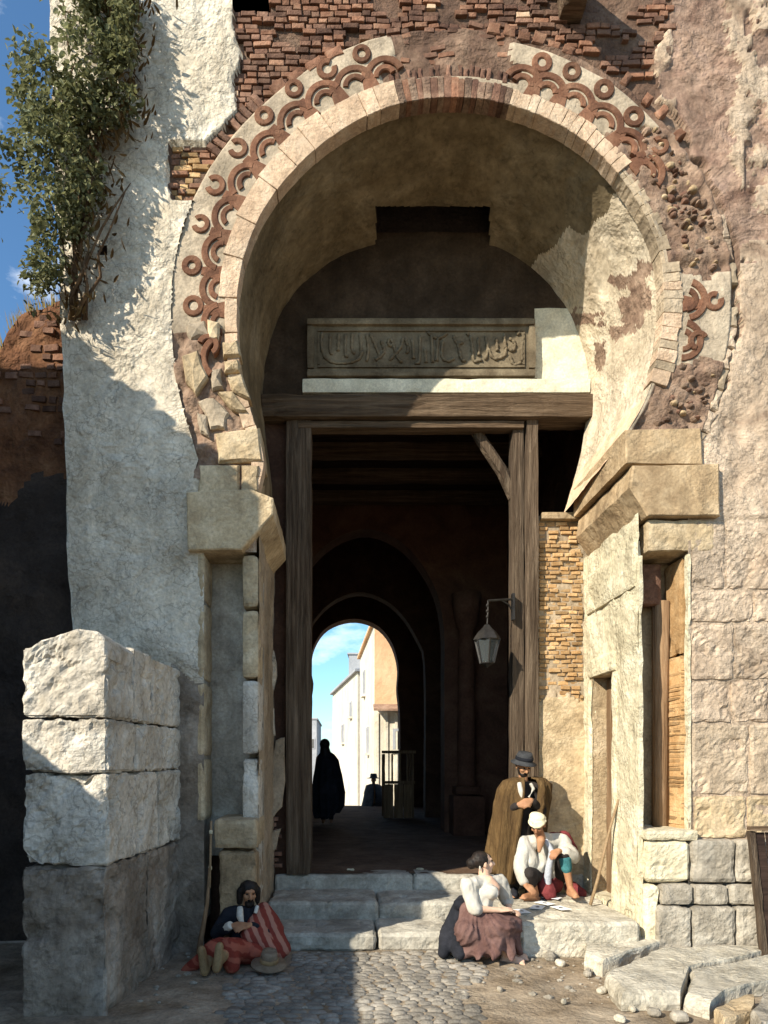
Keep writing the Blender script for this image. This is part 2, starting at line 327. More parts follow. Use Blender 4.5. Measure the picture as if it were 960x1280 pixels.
def grid_obj(name, U, Vn, fn, m, parent, skip=None, smooth=True, mi=None):
    """fn maps arrays (u, v) to points; skip / mi work on face centres"""
    u = np.linspace(0, 1, U + 1); v = np.linspace(0, 1, Vn + 1); uu, vv = np.meshgrid(u, v, indexing='ij')
    pts = fn(uu.ravel(), vv.ravel()); W_ = Vn + 1
    i, j = np.meshgrid(np.arange(U), np.arange(Vn), indexing='ij'); i = i.ravel(); j = j.ravel()
    q = np.stack([i * W_ + j, (i + 1) * W_ + j, (i + 1) * W_ + j + 1, i * W_ + j + 1], 1)
    fc = pts[q].mean(1)
    if skip is not None: keep = ~skip(fc); q = q[keep]; fc = fc[keep]
    return obj(name, pts, q.tolist(), m, parent, smooth, mi=(mi(fc).astype(int).tolist() if mi else None))
def inpoly(x, y, poly):
    r = np.zeros(len(x), bool); n = len(poly)
    for i in range(n):
        x1, y1 = poly[i]; x2, y2 = poly[(i + 1) % n]
        c = ((y1 > y) != (y2 > y)) & (x < (x2 - x1) * (y - y1) / ((y2 - y1) if y2 != y1 else 1e-9) + x1); r ^= c
    return r
def smooth_path(pts, n):
    """Catmull-Rom through pts, resampled to n points equally spaced"""
    p = np.array(pts, float); p = np.vstack([2 * p[0] - p[1], p, 2 * p[-1] - p[-2]]); out = []
    for i in range(1, len(p) - 2):
        t = np.linspace(0, 1, 20, endpoint=False)[:, None]
        out.append(.5 * (2 * p[i] + (p[i + 1] - p[i - 1]) * t + (2 * p[i - 1] - 5 * p[i] + 4 * p[i + 1] - p[i + 2]) * t ** 2 + (3 * p[i] - p[i - 1] - 3 * p[i + 1] + p[i + 2]) * t ** 3))
    out = np.vstack(out + [p[-2:-1]]); s = np.r_[0, np.cumsum(np.linalg.norm(np.diff(out, axis=0), axis=1))]
    q = np.linspace(0, s[-1], n); return np.stack([np.interp(q, s, out[:, 0]), np.interp(q, s, out[:, 1])], 1)
def pxof(fc): return CX + fc[:, 0] * F / fc[:, 1], HY - (fc[:, 2] - CH) * F / fc[:, 1]

# ================================================================ SETTING
def gz(x, y):
    a = np.where(y < 17, 0, np.where(y < 19.5, (y - 17) / 2.5 * .49, .49 - (np.minimum(y, 90) - 19.5) * .062))
    return a
xs = np.r_[-150, -60, -20, -10, np.arange(-6, 6.01, .06), 10, 20, 60, 150]
ys = np.r_[-60, -20, -5, 0, np.arange(2, 8.4, .06), 9, 12, 17, 18, 19.5, 22, 26, 32, 40, 55, 90, 150, 400]
gx, gy = np.meshgrid(xs, ys, indexing='ij'); pp = np.stack([gx.ravel(), gy.ravel(), np.zeros(gx.size)], 1)
near = (pp[:, 1] < 8) & (pp[:, 1] > 1)
pp[:, 2] = gz(pp[:, 0], pp[:, 1]) + near * (.03 * fbm(pp, .9, 3, 3) + .012 * fbm(pp, 5, 3, 4)) - near * .012
ny = len(ys); i, j = np.meshgrid(np.arange(len(xs) - 1), np.arange(ny - 1), indexing='ij'); i = i.ravel(); j = j.ravel()
ground = tag(obj('ground', pp, np.stack([i * ny + j, (i + 1) * ny + j, (i + 1) * ny + j + 1, i * ny + j + 1], 1).tolist(), 'dirt', smooth=True), 'dusty brown earth in front of the gate with worn cobbles', kind='structure')
# cobbles laid in rough rows: bottom of the picture
def cob_mesh(seed):
    rn = random.Random(seed); v = []; f = []; n = 8
    for (k, z) in ((1.0, -.03), (1.0, .012), (.72, .034)):
        for q in range(n):
            t = 2 * math.pi * q / n; s = k * rn.uniform(.88, 1.08); v.append((math.copysign(abs(math.cos(t)) ** .7, math.cos(t)) * .062 * s, math.copysign(abs(math.sin(t)) ** .7, math.sin(t)) * .04 * s, z + rn.uniform(-.003, .003)))
    v.append((0, 0, .04))
    for r in range(2):
        for q in range(n): f.append((r * n + q, r * n + (q + 1) % n, (r + 1) * n + (q + 1) % n, (r + 1) * n + q))
    for q in range(n): f.append((2 * n + q, 2 * n + (q + 1) % n, 3 * n))
    me = bpy.data.meshes.new('cobble'); me.from_pydata(v, [], f); me.materials.append(M_('cobble')); me.polygons.foreach_set('use_smooth', [True] * len(f)); return me
cobs = [cob_mesh(k) for k in range(7)]; rn = random.Random(3); spots = []
yy = 4.9; row = 0
while yy < 6.76:
    xx = -1.35 + rn.uniform(0, .1)
    while xx < 1.3:
        w = rn.uniform(.8, 1.35); px = CX + xx * F / yy; py = HY + CH * F / yy
        d = pn(xx, yy, 0, .9, 2, 9)
        lim = 285 + max(0, 1235 - py) * .6 - max(0, py - 1240) * .4 + 25 * pn(xx, yy, 3, 2.5, 2, 4)
        if px > lim and d > -.4 + max(0, (px - 520) / 190) and not (px < 370 and py < 1215): spots.append((xx, yy, w))
        xx += .112 * w + .006
    yy += .076; row += 1
spots.sort(key=lambda s: s[1]); extra = MB()
for k, (xx, yy, w) in enumerate(spots):
    z = float(gz(xx, np.array(yy))) + pn(xx, yy, 0, .9, 3, 3) * .03 - .019
    rz = rn.uniform(-.25, .25); sc = (w, rn.uniform(.9, 1.15), rn.uniform(.45, .8))
    if k < 300: inst('cobblestone', cobs[k % 7], ground, (xx, yy, z), (rn.uniform(-.06, .06), rn.uniform(-.06, .06), rz), sc)
    else: extra.add([(xx + v.co.x * sc[0], yy + v.co.y * sc[1], z + v.co.z * sc[2]) for v in cobs[k % 7].vertices], [tuple(p.vertices) for p in cobs[k % 7].polygons])
if extra.v: tag(extra.obj('cobblestones', 'cobble', ground, True), kind='stuff')
# pebbles scattered on the earth
pb = MB(); ico = bmesh.new(); bmesh.ops.create_icosphere(ico, subdivisions=1, radius=1); ico.verts.ensure_lookup_table(); iv = [v.co.copy() for v in ico.verts]; jf = [tuple(v.index for v in f.verts) for f in ico.faces]; ico.free()
for k in range(220):
    y = rn.uniform(5.2, 6.8); x = rn.uniform(-1.8, 3.6); s = rn.choice([.006, .009, .012, .018, .028]) * rn.uniform(.7, 1.3)
    if k % 3 == 0: x = rn.gauss(2.2, .6); y = rn.gauss(5.85, .3)
    pb.add([(x + v.x * s * 1.4 * rn.uniform(.8, 1.2), y + v.y * s * rn.uniform(.8, 1.2), pn(x, y, 0, .9, 3, 3) * .03 - .008 + v.z * s * .8) for v in iv], jf)
tag(pb.obj('pebbles', 'ashlar_grey'), 'small grey pebbles scattered over the bare earth', kind='stuff')

# ================================================================ GATE
gate = thing('horseshoe_gate', 'tall ruined horseshoe arch gateway of white stucco, brick and stone', 'gateway', (X_(560), Y0, 0))
ARCH = [(320, 617), (328, 576), (319, 535), (308, 500), (299, 460), (295, 415), (295, 370), (302, 325), (317, 283), (340, 243), (370, 207), (405, 176), (446, 149), (492, 130), (540, 121), (592, 121), (640, 130), (686, 147), (727, 171), (762, 202), (790, 238), (812, 276), (826, 316), (831, 360), (829, 410), (819, 460), (803, 505), (780, 545)]
REAR = [(342, 640), (338, 590), (332, 545), (329, 500), (330, 465), (336, 430), (348, 395), (366, 366), (395, 339), (432, 316), (480, 301), (535, 295), (590, 299), (635, 313), (673, 340), (703, 376), (723, 415), (734, 455), (736, 500), (732, 545), (721, 593), (706, 640)]
NA = 240
af = smooth_path(ARCH, NA); ar = smooth_path(REAR, NA)
tn = np.gradient(af, axis=0); tn /= np.linalg.norm(tn, axis=1, keepdims=True); an = np.stack([tn[:, 1], -tn[:, 0]], 1)     # outward in pixels (y down)
if ((af[NA // 2] + an[NA // 2] * 10)[1] > af[NA // 2][1]): an = -an
for _ in range(12): an[1:-1] = (an[:-2] + an[1:-1] + an[2:]) / 3
an /= np.linalg.norm(an, axis=1, keepdims=True)
def arc_at(s, d):
    """point s (0..1 along the arch), d pixels outside it, in front-plane pixels"""
    k = s * (NA - 1); i = np.clip(np.floor(k).astype(int), 0, NA - 2); f = (k - i)[:, None]
    a = af[i] * (1 - f) + af[i + 1] * f; n = an[i] * (1 - f) + an[i + 1] * f
    return a + n * d[:, None]
def arc1(s, d): q = arc_at(np.array([s]), np.array([float(d)]))[0]; return float(q[0]), float(q[1])
def s_near(px, py): return float(np.argmin(np.hypot(af[:, 0] - px, af[:, 1] - py))) / (NA - 1)
def w3(q, Y): return np.stack([(q[:, 0] - CX) * Y0 / F, np.broadcast_to(Y, len(q)), CH - (q[:, 1] - HY) * Y0 / F], 1)
inner = [tuple(p) for p in (af + an * 78.4)] + [(806, 545), (806, 1260), (322, 1260), (322, 617)]
def region(px, py):
    """0 white stucco, 1 dark brick mortar, 2 pink plaster, 3 rubble"""
    q = np.stack([px / 60, py / 60, px * 0], 1); j = 14 * fbm(q, 1.6, 4, 2)
    d = np.hypot(px - 552, py - 372)
    r = np.full(len(px), 2)
    r[(px + j < 292 - np.clip((py - 150) * .9, -5, 60)) | ((px + j < 290) & (py > 190))] = 0
    brick = (px + j >= 292 - np.clip((py - 150) * .9, -5, 60)) & (py + j * .8 < 250) & (px + j * 2 < 830 - np.clip((py - 40) * .2, 0, 90)) & ~((px + j < 290) & (py > 250))
    r[brick] = 1
    r[(r == 2) & (py < 330) & (px > 800) & (np.abs(px - 872 - .10 * py + 60 * fbm(q, 1.3, 5, 12, .62)) + 1.2 * j < 46)] = 4
    r[(r == 2) & (px > 930) & (py < 300) & (fbm(q, 2.2, 5, 14, .62) > -.04)] = 4
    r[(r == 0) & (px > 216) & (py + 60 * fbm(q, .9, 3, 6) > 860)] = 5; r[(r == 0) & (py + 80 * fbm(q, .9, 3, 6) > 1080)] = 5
    r[(px + j * .5 > 214) & (px + j * .5 < 262) & (py + j * .6 > 186) & (py < 256)] = 1
    r[(px > 800) & (d - j < 372) & (py < 545) & (py + j > 120)] = 3
    return r
xs_ = np.r_[np.linspace(-2.93, 4.75, 330)]; zs_ = np.linspace(-.05, 9.9, 420)
def core_fn(u, v):
    x = -2.93 + u * 7.68; z = -.05 + v * 9.95
    lo = X_(92) + (X_(64) - X_(92)) * np.clip((z - 2.9) / 6.6, 0, 1) + .03 * fbm(np.stack([z, z * 0, z * 0], 1), 3, 3, 8)
    x = np.maximum(x, lo); p = np.stack([x, x * 0 + Y0, z], 1)
    px, py = CX + x * F / Y0, HY - (z - CH) * F / Y0
    cand_ = np.where((px > 180) & (px < 940) & (py > 10) & (py < 640))[0]; ed = af + an * 79
    for ch in np.array_split(cand_, 12):
        dd = np.hypot(px[ch][:, None] - ed[None, :, 0], py[ch][:, None] - ed[None, :, 1]); k_ = dd.argmin(1); n_ = dd[np.arange(len(ch)), k_] < 2.7; c2 = ch[n_]; k2 = k_[n_]
        off = (px[c2] - ed[k2, 0]) * an[k2, 0] + (py[c2] - ed[k2, 1]) * an[k2, 1]; px[c2] -= off * an[k2, 0]; py[c2] -= off * an[k2, 1]
    x = (px - CX) * Y0 / F; z = CH - (py - HY) * Y0 / F; p = np.stack([x, x * 0 + Y0, z], 1); r = region(px, py)
    y = .022 * fbm(p, 1.2, 3, 1) + .014 * fbm(p, 6, 4, 2)
    y += np.where(r == 0, -.045 + .01 * fbm(p, 14, 2, 5), 0) + np.where(r == 1, .03, 0) + np.where(r == 3, .05 + .05 * fbm(p, 9, 3, 6), 0) + np.where(r == 4, .02 + .03 * fbm(p, 7, 3, 16), 0) + np.where(r == 5, -.035 + .012 * fbm(p, 10, 3, 17), 0) + np.where(r == 2, -.01 + .012 * fbm(p, 12, 3, 7), 0)
    low = (px > 862) & (py > 648); y = np.where(low, .004 + .4 * y, y)
    p[:, 1] += y; return p
def core_skip(fc):
    px, py = CX + fc[:, 0] * F / Y0, HY - (fc[:, 2] - CH) * F / Y0
    s = inpoly(px, py, inner)
    s |= (px > 255) & (px < 322) & (py > 690)
    s |= (px > 780) & (px < 858) & (py > 575)
    hole = ((px > 290) & (px < 338) & (py > -10) & (py < 14)) | (np.hypot(px - 812, (py - 14)) < 11) | (np.hypot(px - 131, py - 317) < 6)
    s |= hole
    s |= ((fc[:, 0] - (X_(92) + (X_(64) - X_(92)) * np.clip((fc[:, 2] - 2.9) / 6.6, 0, 1))) < -.05)
    return s
core = grid_obj('wall_face', 329, 419, core_fn, ['stucco_white', 'mortar_dark', 'plaster_pink', 'rubble', 'plaster_purple', 'pillar_low'], gate, core_skip, True,
                lambda fc: region(CX + fc[:, 0] * F / Y0, HY - (fc[:, 2] - CH) * F / Y0))
# body of the wall behind its face, sides and roof of the hall
mb = MB(); mb.box((-2.6, 6.86, 0), (-1.42, 8.3, 12)); mb.box((-1.42, 7.28, 0), (-1.1, 8.3, 6)); mb.box((-1.42, 6.9, 9.4), (7, 8.3, 12)); mb.box((3.55, 6.9, 0), (8, 8.3, 12)); mb.box((4.7, 6.8, 0), (8, 6.9, 12))
mb.box((-2.6, 8.3, 0), (-1.1, 20.6, 8)); mb.box((3.15, 8.3, 0), (7, 13.4, 8)); mb.box((2.75, 13.4, 0), (7, 20.6, 8)); mb.box((-2.6, 8.34, 7.4), (7, 20.6, 8.2)); mb.box((-2.62, 6.8, 9.9), (5, 6.9, 12))
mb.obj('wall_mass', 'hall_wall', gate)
for a_, b_ in (((X_(280), 6.9, Z_(24)), (X_(345), 7.3, Z_(-30))), ((X_(800), 6.9, Z_(30)), (X_(826), 7.3, Z_(0))), ((X_(122), 6.84, Z_(326)), (X_(140), 7.0, Z_(308)))): mb = MB(); mb.box(a_, b_); mb.obj('putlog_hole', 'dark_wall', gate)
# archivolt band
def band_zone(s, d):
    q = arc_at(s, d); px, py = q[:, 0], q[:, 1]
    jx = 22 * fbm(np.stack([px / 30, py / 30, px * 0], 1), 1.3, 4, 33); px = px + jx; py = py + .6 * jx
    z = np.zeros(len(s), int)                                             # 0 plain band
    z[(px > 485) & (px < 640) & (py < 140) & (d > 20)] = 1                 # bricks laid bare at the crown
    z[(px > 640) & (py > 168) & (py < 560) & ((d > 4))] = 2               # rubble
    z[(px > 640) & (py <= 168) & (d > 70)] = 1
    z[(px > 830) & (py > 345) & (py < 455)] = 0
    z[(px < 400) & (py > 420)] = 2
    return z
NB, MBd = 320, 42
def band_fn(u, v):
    d = v * 84; q = arc_at(u, d); z = band_zone(u, d); p = w3(q, Y0)
    y = -.04 + .008 * fbm(p, 7, 3, 3) + np.where(z == 1, .02 + .03 * fbm(p, 9, 3, 4), 0) + np.where(z == 2, .015 + .06 * fbm(p, 8, 3, 6), 0)
    y = np.where(d > 80.5, .06, y); p[:, 1] += y; return p
grid_obj('archivolt_band', NB, MBd, band_fn, ['band', 'mortar_dark', 'rubble'], gate, None, True,
         lambda fc: np.array([band_zone(np.array([np.argmin(np.hypot(af[:, 0] - x, af[:, 1] - y)) / (NA - 1)]), np.array([np.min(np.hypot(af[:, 0] - x, af[:, 1] - y))]))[0] for x, y in zip(CX + fc[:, 0] * F / Y0, HY - (fc[:, 2] - CH) * F / Y0)]))
# vault between the front arch and the inner wall, with the dark slot at its crown
fr = np.stack([(af[:, 0] - CX) * Y0 / F, CH - (af[:, 1] - HY) * Y0 / F], 1); rr_ = np.stack([(ar[:, 0] - CX) * YB / F, CH - (ar[:, 1] - HY) * YB / F], 1)
def vault_fn(u, v):
    k = u * (NA - 1); i = np.clip(np.floor(k).astype(int), 0, NA - 2); f = (k - i)[:, None]
    a = fr[i] * (1 - f) + fr[i + 1] * f; b = rr_[i] * (1 - f) + rr_[i + 1] * f; t = v[:, None]
    q = a * (1 - t) + b * t; y = (Y0 - .045) * (1 - v) + (YB + .06) * v
    p = np.stack([q[:, 0], y, q[:, 1]], 1); c = np.array([1.0, 0, 6.3]); r = p - c; r[:, 1] = 0; r /= np.linalg.norm(r, axis=1, keepdims=True)
    e = np.minimum(1, v * 12)[:, None]
    return p + r * e * (.02 * fbm(p, 1.4, 3, 11) + .012 * fbm(p, 6, 3, 12))[:, None]
def vault_skip(fc):
    px, py = pxof(fc); return (px > 470) & (px < 612) & (py > 258) & (fc[:, 1] > 7.3)
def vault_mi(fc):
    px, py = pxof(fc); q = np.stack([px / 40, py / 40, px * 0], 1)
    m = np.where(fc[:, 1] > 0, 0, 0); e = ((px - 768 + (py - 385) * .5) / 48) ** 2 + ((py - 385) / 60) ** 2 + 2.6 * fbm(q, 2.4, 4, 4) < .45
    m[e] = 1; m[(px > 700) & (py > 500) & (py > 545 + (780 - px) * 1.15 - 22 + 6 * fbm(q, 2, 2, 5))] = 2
    m[(m == 0) & (px > 640) & (py + 60 * fbm(q, .8, 4, 21) > 250 + (760 - px) * .9)] = 3  # paler plaster, its colour also brightening the sunlit side of the vault
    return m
vault = grid_obj('vault', 420, 120, vault_fn, ['soffit', 'rubble', 'brick_pale', 'plaster_sunlit'], gate, vault_skip, True, vault_mi)
vb = bmesh.new(); vb.from_mesh(vault.data); hv = []
for e in vb.edges:
    if len(e.link_faces) == 1:
        m_ = (e.verts[0].co + e.verts[1].co) / 2 + vault.parent.location; q_, w_ = CX + m_.x * F / m_.y, HY - (m_.z - CH) * F / m_.y
        if 462 < q_ < 620 and 250 < w_ < 330 and m_.y > 7.3: hv.append([v.co + vault.parent.location for v in e.verts])
mb = MB()
for p, q in hv: mb.add([p, q, q + Vector((0, .03, 1.3)), p + Vector((0, .03, 1.3))], [(0, 1, 2, 3)])
mb.box((X_(450, 7.95), 7.3, 9.3), (X_(632, 7.95), 8.36, 9.36)); mb.obj('murder_hole', 'dark_wall', gate); vb.free()
# jambs
def jamb(name, x, sgn, z1, m, skip=None, seed=0):
    def fn(u, v):
        y = Y0 + .0 + u * (YB + .1 - Y0); z = v * z1; p = np.stack([y * 0 + x, y, z], 1)
        p[:, 0] += sgn * (.02 * fbm(p, 2, 3, seed) + .022 * fbm(p, 7, 4, seed + 1)); return p
    return grid_obj(name, 60, 170, fn, m, gate, skip, True)
jamb('jamb', X_(798), -1, 4.36, 'limestone', lambda fc: (fc[:, 1] > 7.40) & (fc[:, 1] < 8.0) & (fc[:, 2] < 2.86), 21)
jamb('jamb', X_(323), 1, 4.2, 'plaster_tan', None, 31)
# small doorway in the right jamb
XJ = X_(798)
mb = MB(); mb.box((XJ + .3, 7.3, 0), (XJ + .34, 8.1, 3)); mb.box((XJ, 7.36, .3), (XJ + .3, 7.4, 2.9)); mb.box((XJ + .002, 8.0, .3), (XJ + .3, 8.04, 2.9)); mb.box((XJ + .002, 7.4, 2.862), (XJ + .3, 8.0, 2.9)); mb.obj('door_recess', 'ashlar_warm', gate)
for k in range(4):
    y0 = 7.41 + k * .148; o = rough_box('door_plank', 'wood_door', (XJ + .16, y0, .34), (XJ + .2, y0 + .142, 2.84), gate, .05, .008, 5, .01, k + 60)
rough_box('door_sill', 'limestone', (XJ - .03, 7.28, -.02), (XJ + .3, 8.12, .36), gate, .05, .015, 6, .02, 79)
rough_box('door_lintel', 'limestone', (XJ - .035, 7.3, 2.86), (XJ + .1, 8.1, 3.09), gate, .05, .02, 6, .03, 71)
for k, (y0, y1) in enumerate(((7.26, 7.4), (8.0, 8.12))): rough_box('door_jamb', 'limestone', (XJ - .025, y0, .34), (XJ + .1, y1, 2.855), gate, .05, .02, 5, .02, 72 + k)
# joints: facing stones on the jamb, low relief
k = 0
for (z0, z1, cuts) in ((.36, .80, (6.8, 7.22)), (3.63, 4.1, (6.78, 7.35, 7.9, 8.15))):
    for a, b in zip(cuts[:-1], cuts[1:]):
        rough_box('facing_stone', 'limestone', (XJ - .03, a + .008, z0), (XJ + .05, b - .003, z1), gate, .04, .02, 6, .014, 80 + k); k += 1
# ashlar of the right pier, course by course
right = [((652, 737), (862, 905, 965, 1020)), ((740, 778), (860, 940, 1020)), ((781, 850), (862, 916, 975, 1030)), ((853, 903), (861, 912, 962, 1020)), ((906, 993), (862, 935, 1010)), ((996, 1048), (864, 932, 985, 1040))]
k = 0
for (y0, y1), cx in right:
    for a, b in zip(cx[:-1], cx[1:]):
        rough_box('stone', 'plaster_pink' if y1 < 910 else ('ashlar_pink' if y1 < 1000 else 'ashlar_warm'), (X_(a + 1), Y0 - .022 - .012 * random.random(), Z_(y1)), (X_(b - .3), Y0 + .2, Z_(y0 - 1.5)), gate, .035, .03, 9, .014, 100 + k, big=.006); k += 1
# plinth, stepping out
for (y0, y1), cx, Yf, m in (((1051, 1104), (865, 921, 990), 6.62, 'ashlar_grey'), ((1107, 1132), (826, 868, 912, 990), 6.6, 'ashlar_grey'), ((1135, 1193), (822, 866, 922, 990), 6.56, 'ashlar_grey')):
    for a, b in zip(cx[:-1], cx[1:]):
        rough_box('plinth_stone', m, (X_(a + 1, Yf), Yf, Z_(y1, Yf)), (X_(b - .3, Yf), 7.0, Z_(y0 - 1, Yf)), gate, .045, .025, 6, .024, 140 + k, big=.008); k += 1
rough_box('plinth_stone', 'limestone', (X_(808, 6.64), 6.64, Z_(1104, 6.64)), (X_(864, 6.64), 7.1, Z_(1051, 6.64)), gate, .04, .02, 6, .05, 150)
rough_box('plinth_stone', 'limestone', (X_(806, 6.62), 6.63, Z_(1190, 6.62)), (X_(826, 6.62), 7.2, Z_(1107, 6.62)), gate, .04, .02, 6, .03, 151)
rough_box('plinth_stone', 'limestone', (XJ - .05, 7.0, .0), (XJ + .1, 7.26, .62), gate, .04, .02, 6, .03, 152)
# niche of the right pier
xn0, xn1 = X_(804), X_(859)
mb = MB(); mb.box((xn0 - .02, 7.2, 1.0), (xn1 + .1, 7.26, 4.1)); mb.obj('niche', 'ashlar_brown', gate); mb = MB(); mb.box((xn1 - .034, 6.815, 1.18), (xn1 + .06, 7.2, 2.94)); mb.obj('reveal_core', 'brick_amber', gate)
rough_box('corner_strip', 'limestone', (XJ - .01, Y0 - .03, .02), (xn0, 7.2, 3.94), gate, .05, .018, 6, .015, 160)
mb = MB(); mb.lathe((X_(826, 7.1), 7.1, 0), [(.085, 1.15), (.08, 2.6), (.085, 3.55)], 14); mb.obj('niche_shaft', 'wood_door', gate, True)
rough_box('niche_block', 'brick_dark', (xn0 + .02, 7.02, 3.5), (xn1 - .12, 7.2, 3.93), gate, .05, .02, 6, .02, 161)
bz = 1.2; k = 0
while bz < 2.92:
    hgt = random.uniform(.036, .05); d = random.uniform(0, .016)
    rough_box('reveal_brick', 'brick_amber', (xn1 - .035 - d, 6.80 + random.uniform(0, .012), bz), (xn1 + .03, 7.19, bz + hgt - .005), gate, .06, .012, 9, .008, 200 + k); bz += hgt; k += 1
rough_box('reveal_post', 'brick_amber', (xn1 - .03, 6.8, 2.96), (xn1 + .03, 7.19, 3.94), gate, .06, .03, 6, .02, 260)
rough_box('niche_trim', 'limestone', (xn1 - .012, Y0 - .035, 1.2), (xn1 + .03, 6.8, 3.95), gate, .06, .014, 6, .008, 261)
rough_box('niche_sill', 'limestone', (X_(800), Y0 - .12, Z_(1050)), (X_(866), 7.25, Z_(1036)), gate, .04, .014, 6, .02, 262)
rough_box('lintel_stone', 'ashlar_warm', (X_(808), Y0 - .03, Z_(690)), (X_(894), 7.2, Z_(650)), gate, .045, .02, 6, .02, 263)
# imposts: profiles in (x, z) drawn out along the jamb
def extrude_xz(name, poly, ya, yb, m, parent, n=18, amp=.012, seed=0):
    pts = []
    for i, (x, z) in enumerate(poly):
        x2, z2 = poly[(i + 1) % len(poly)]; d = math.hypot(x2 - x, z2 - z); kk = max(1, int(d / .07))
        for t in range(kk): pts.append((x + (x2 - x) * t / kk, z + (z2 - z) * t / kk))
    a = np.array(pts); c = a.mean(0); cols = [(ya, .96), (ya + .012, 1)] + [(ya + (yb - ya) * t / n, 1) for t in range(1, n)] + [(yb, 1)]; v = []
    for y, s in cols:
        for x, z in a: v.append(((c[0] + (x - c[0]) * s), y, (c[1] + (z - c[1]) * s)))
    v = np.array(v); ctr = np.array([c[0], 0, c[1]]); d = v - ctr; d[:, 1] = 0; d /= np.linalg.norm(d, axis=1, keepdims=True) + 1e-9
    v += d * (amp * fbm(v, 5, 3, seed))[:, None]; v[:, 1] += .6 * amp * fbm(v, 7, 3, seed + 3) * (v[:, 1] < ya + .1)
    n2 = len(a); f = [(i * n2 + k, i * n2 + (k + 1) % n2, (i + 1) * n2 + (k + 1) % n2, (i + 1) * n2 + k) for i in range(len(cols) - 1) for k in range(n2)]
    m0 = len(v); fc = v[:n2].mean(0); fc[1] -= .004; v = np.vstack([v, fc]); f += [(k, m0, (k + 1) % n2) for k in range(n2)]
    return obj(name, v, f, m, parent, at=(c[0], ya, c[1]))
Xp = lambda *q: [(X_(x), Z_(y)) for x, y in q]
extrude_xz('impost_upper', Xp((874, 584), (778, 583), (778, 541), (872, 539)), Y0 - .07, 8.16, 'ashlar_brown', gate, seed=301)
extrude_xz('impost_lower', Xp((894, 649), (804, 649), (782, 614), (786, 587), (892, 585)), Y0 - .1, 8.17, 'ashlar_brown', gate, seed=302)
extrude_xz('impost_lower', Xp((304, 692), (238, 692), (236, 621), (316, 617), (343, 628), (343, 648)), Y0 - .12, 8.15, 'ashlar_warm', gate, seed=304)
stone_px('stone', rect_px(247, 581, 299, 619), Y0 - .07, .3, 'ashlar_warm', gate, .025, .02, .01, 305)
stone_px('stone', rect_px(301, 580, 323, 616), Y0 - .07, .5, 'ashlar_warm', gate, .02, .02, .008, 306)
stone_px('stone', [(268, 541), (325, 533), (329, 575), (272, 578)], Y0 - .075, .4, 'ashlar_warm', gate, .03, .02, .008, 307)
# left niche
nx0, nx1 = X_(255), X_(302)
mb = MB(); mb.box((nx0 - .05, 7.12, .9), (X_(324) - .002, 7.2, 3.98)); mb.box((nx0 - .05, Y0 + .0, .3), (nx0 - .001, 7.12, 3.97)); mb.obj('niche', 'ashlar_grey', gate)
k = 0
for y0, y1 in ((693, 760), (762, 848), (850, 943), (946, 1030), (1033, 1140)):
    rough_box('niche_stone', 'ashlar_warm' if k < 2 else 'pillar_stone', (X_(302.5), Y0 - .02, Z_(y1)), (X_(324), 7.11, Z_(y0)), gate, .05, .02, 6, .03, 320 + k); k += 1
for y0, y1 in ((693, 752), (754, 850), (853, 945), (948, 1026)):
    rough_box('niche_stone', 'ashlar_warm', (X_(247), Y0 - .055, Z_(y1)), (X_(258), 7.1, Z_(y0)), gate, .05, .015, 6, .03, 330 + k); k += 1
rough_box('ledge_stone', 'ashlar_warm', (X_(266, 6.5), 6.52, Z_(1062, 6.5)), (X_(322, 6.5), 7.15, Z_(1024, 6.5)), gate, .045, .02, 6, .03, 341)
rough_box('ledge_stone', 'ashlar_brown', (X_(270, 6.5), 6.54, -.02), (X_(320, 6.5), 7.15, Z_(1064, 6.5)), gate, .045, .025, 5, .04, 342)
# voussoirs round the arch
RD = sorted([(s_near(*q), float(np.min(np.hypot(af[:, 0] - q[0], af[:, 1] - q[1])))) for q in [(243, 386), (241, 336), (252, 284), (270, 236), (298, 190), (331, 150), (368, 116), (409, 92), (452, 73), (676, 84), (713, 95), (753, 117), (790, 151), (822, 187), (890, 380)]])
def rd_at(s): return float(np.interp(s, [a for a, b in RD], [b for a, b in RD]))
vs = [0]; rv = random.Random(41)
while vs[-1] < 1:
    q_ = arc1(min(vs[-1], 1), 0); vs.append(vs[-1] + (rv.uniform(24, 52) if q_[0] < 440 and q_[1] < 420 else rv.uniform(16, 26) if q_[0] < 480 else rv.uniform(6, 9) if q_[0] < 640 else rv.uniform(9, 17)) / 1150)
vs[-1] = 1
for k in range(len(vs) - 1):
    s = (vs[k] + vs[k + 1]) / 2; px, py = arc1(s, 0)
    if py > 470 and px > 700: continue
    miss = (485 < px < 640) and random.random() < .0
    d0, d1 = -1.5, rd_at(s) - 36 + random.uniform(-3, 1)
    worn = px > 770 and 215 < py < 335
    if worn: d1 *= random.uniform(.35, .8)
    hw = (vs[k + 1] - vs[k]) / 2 * .975; q = [arc1(s - hw, d0), arc1(s, d0), arc1(s + hw, d0), arc1(s + hw, d1), arc1(s, d1 + random.uniform(-1, 1)), arc1(s - hw, d1)]
    m = 'plaster_tan' if worn or (px > 770 and random.random() < .5) else random.choice(['brick_dark', 'brick', 'rubble']) if 490 < px < 640 else ('voussoir')
    stone_px('voussoir', q, Y0 - (.035 if worn else .052) - random.uniform(0, .006), .16, m, gate, .004, .004, .004, 400 + k)
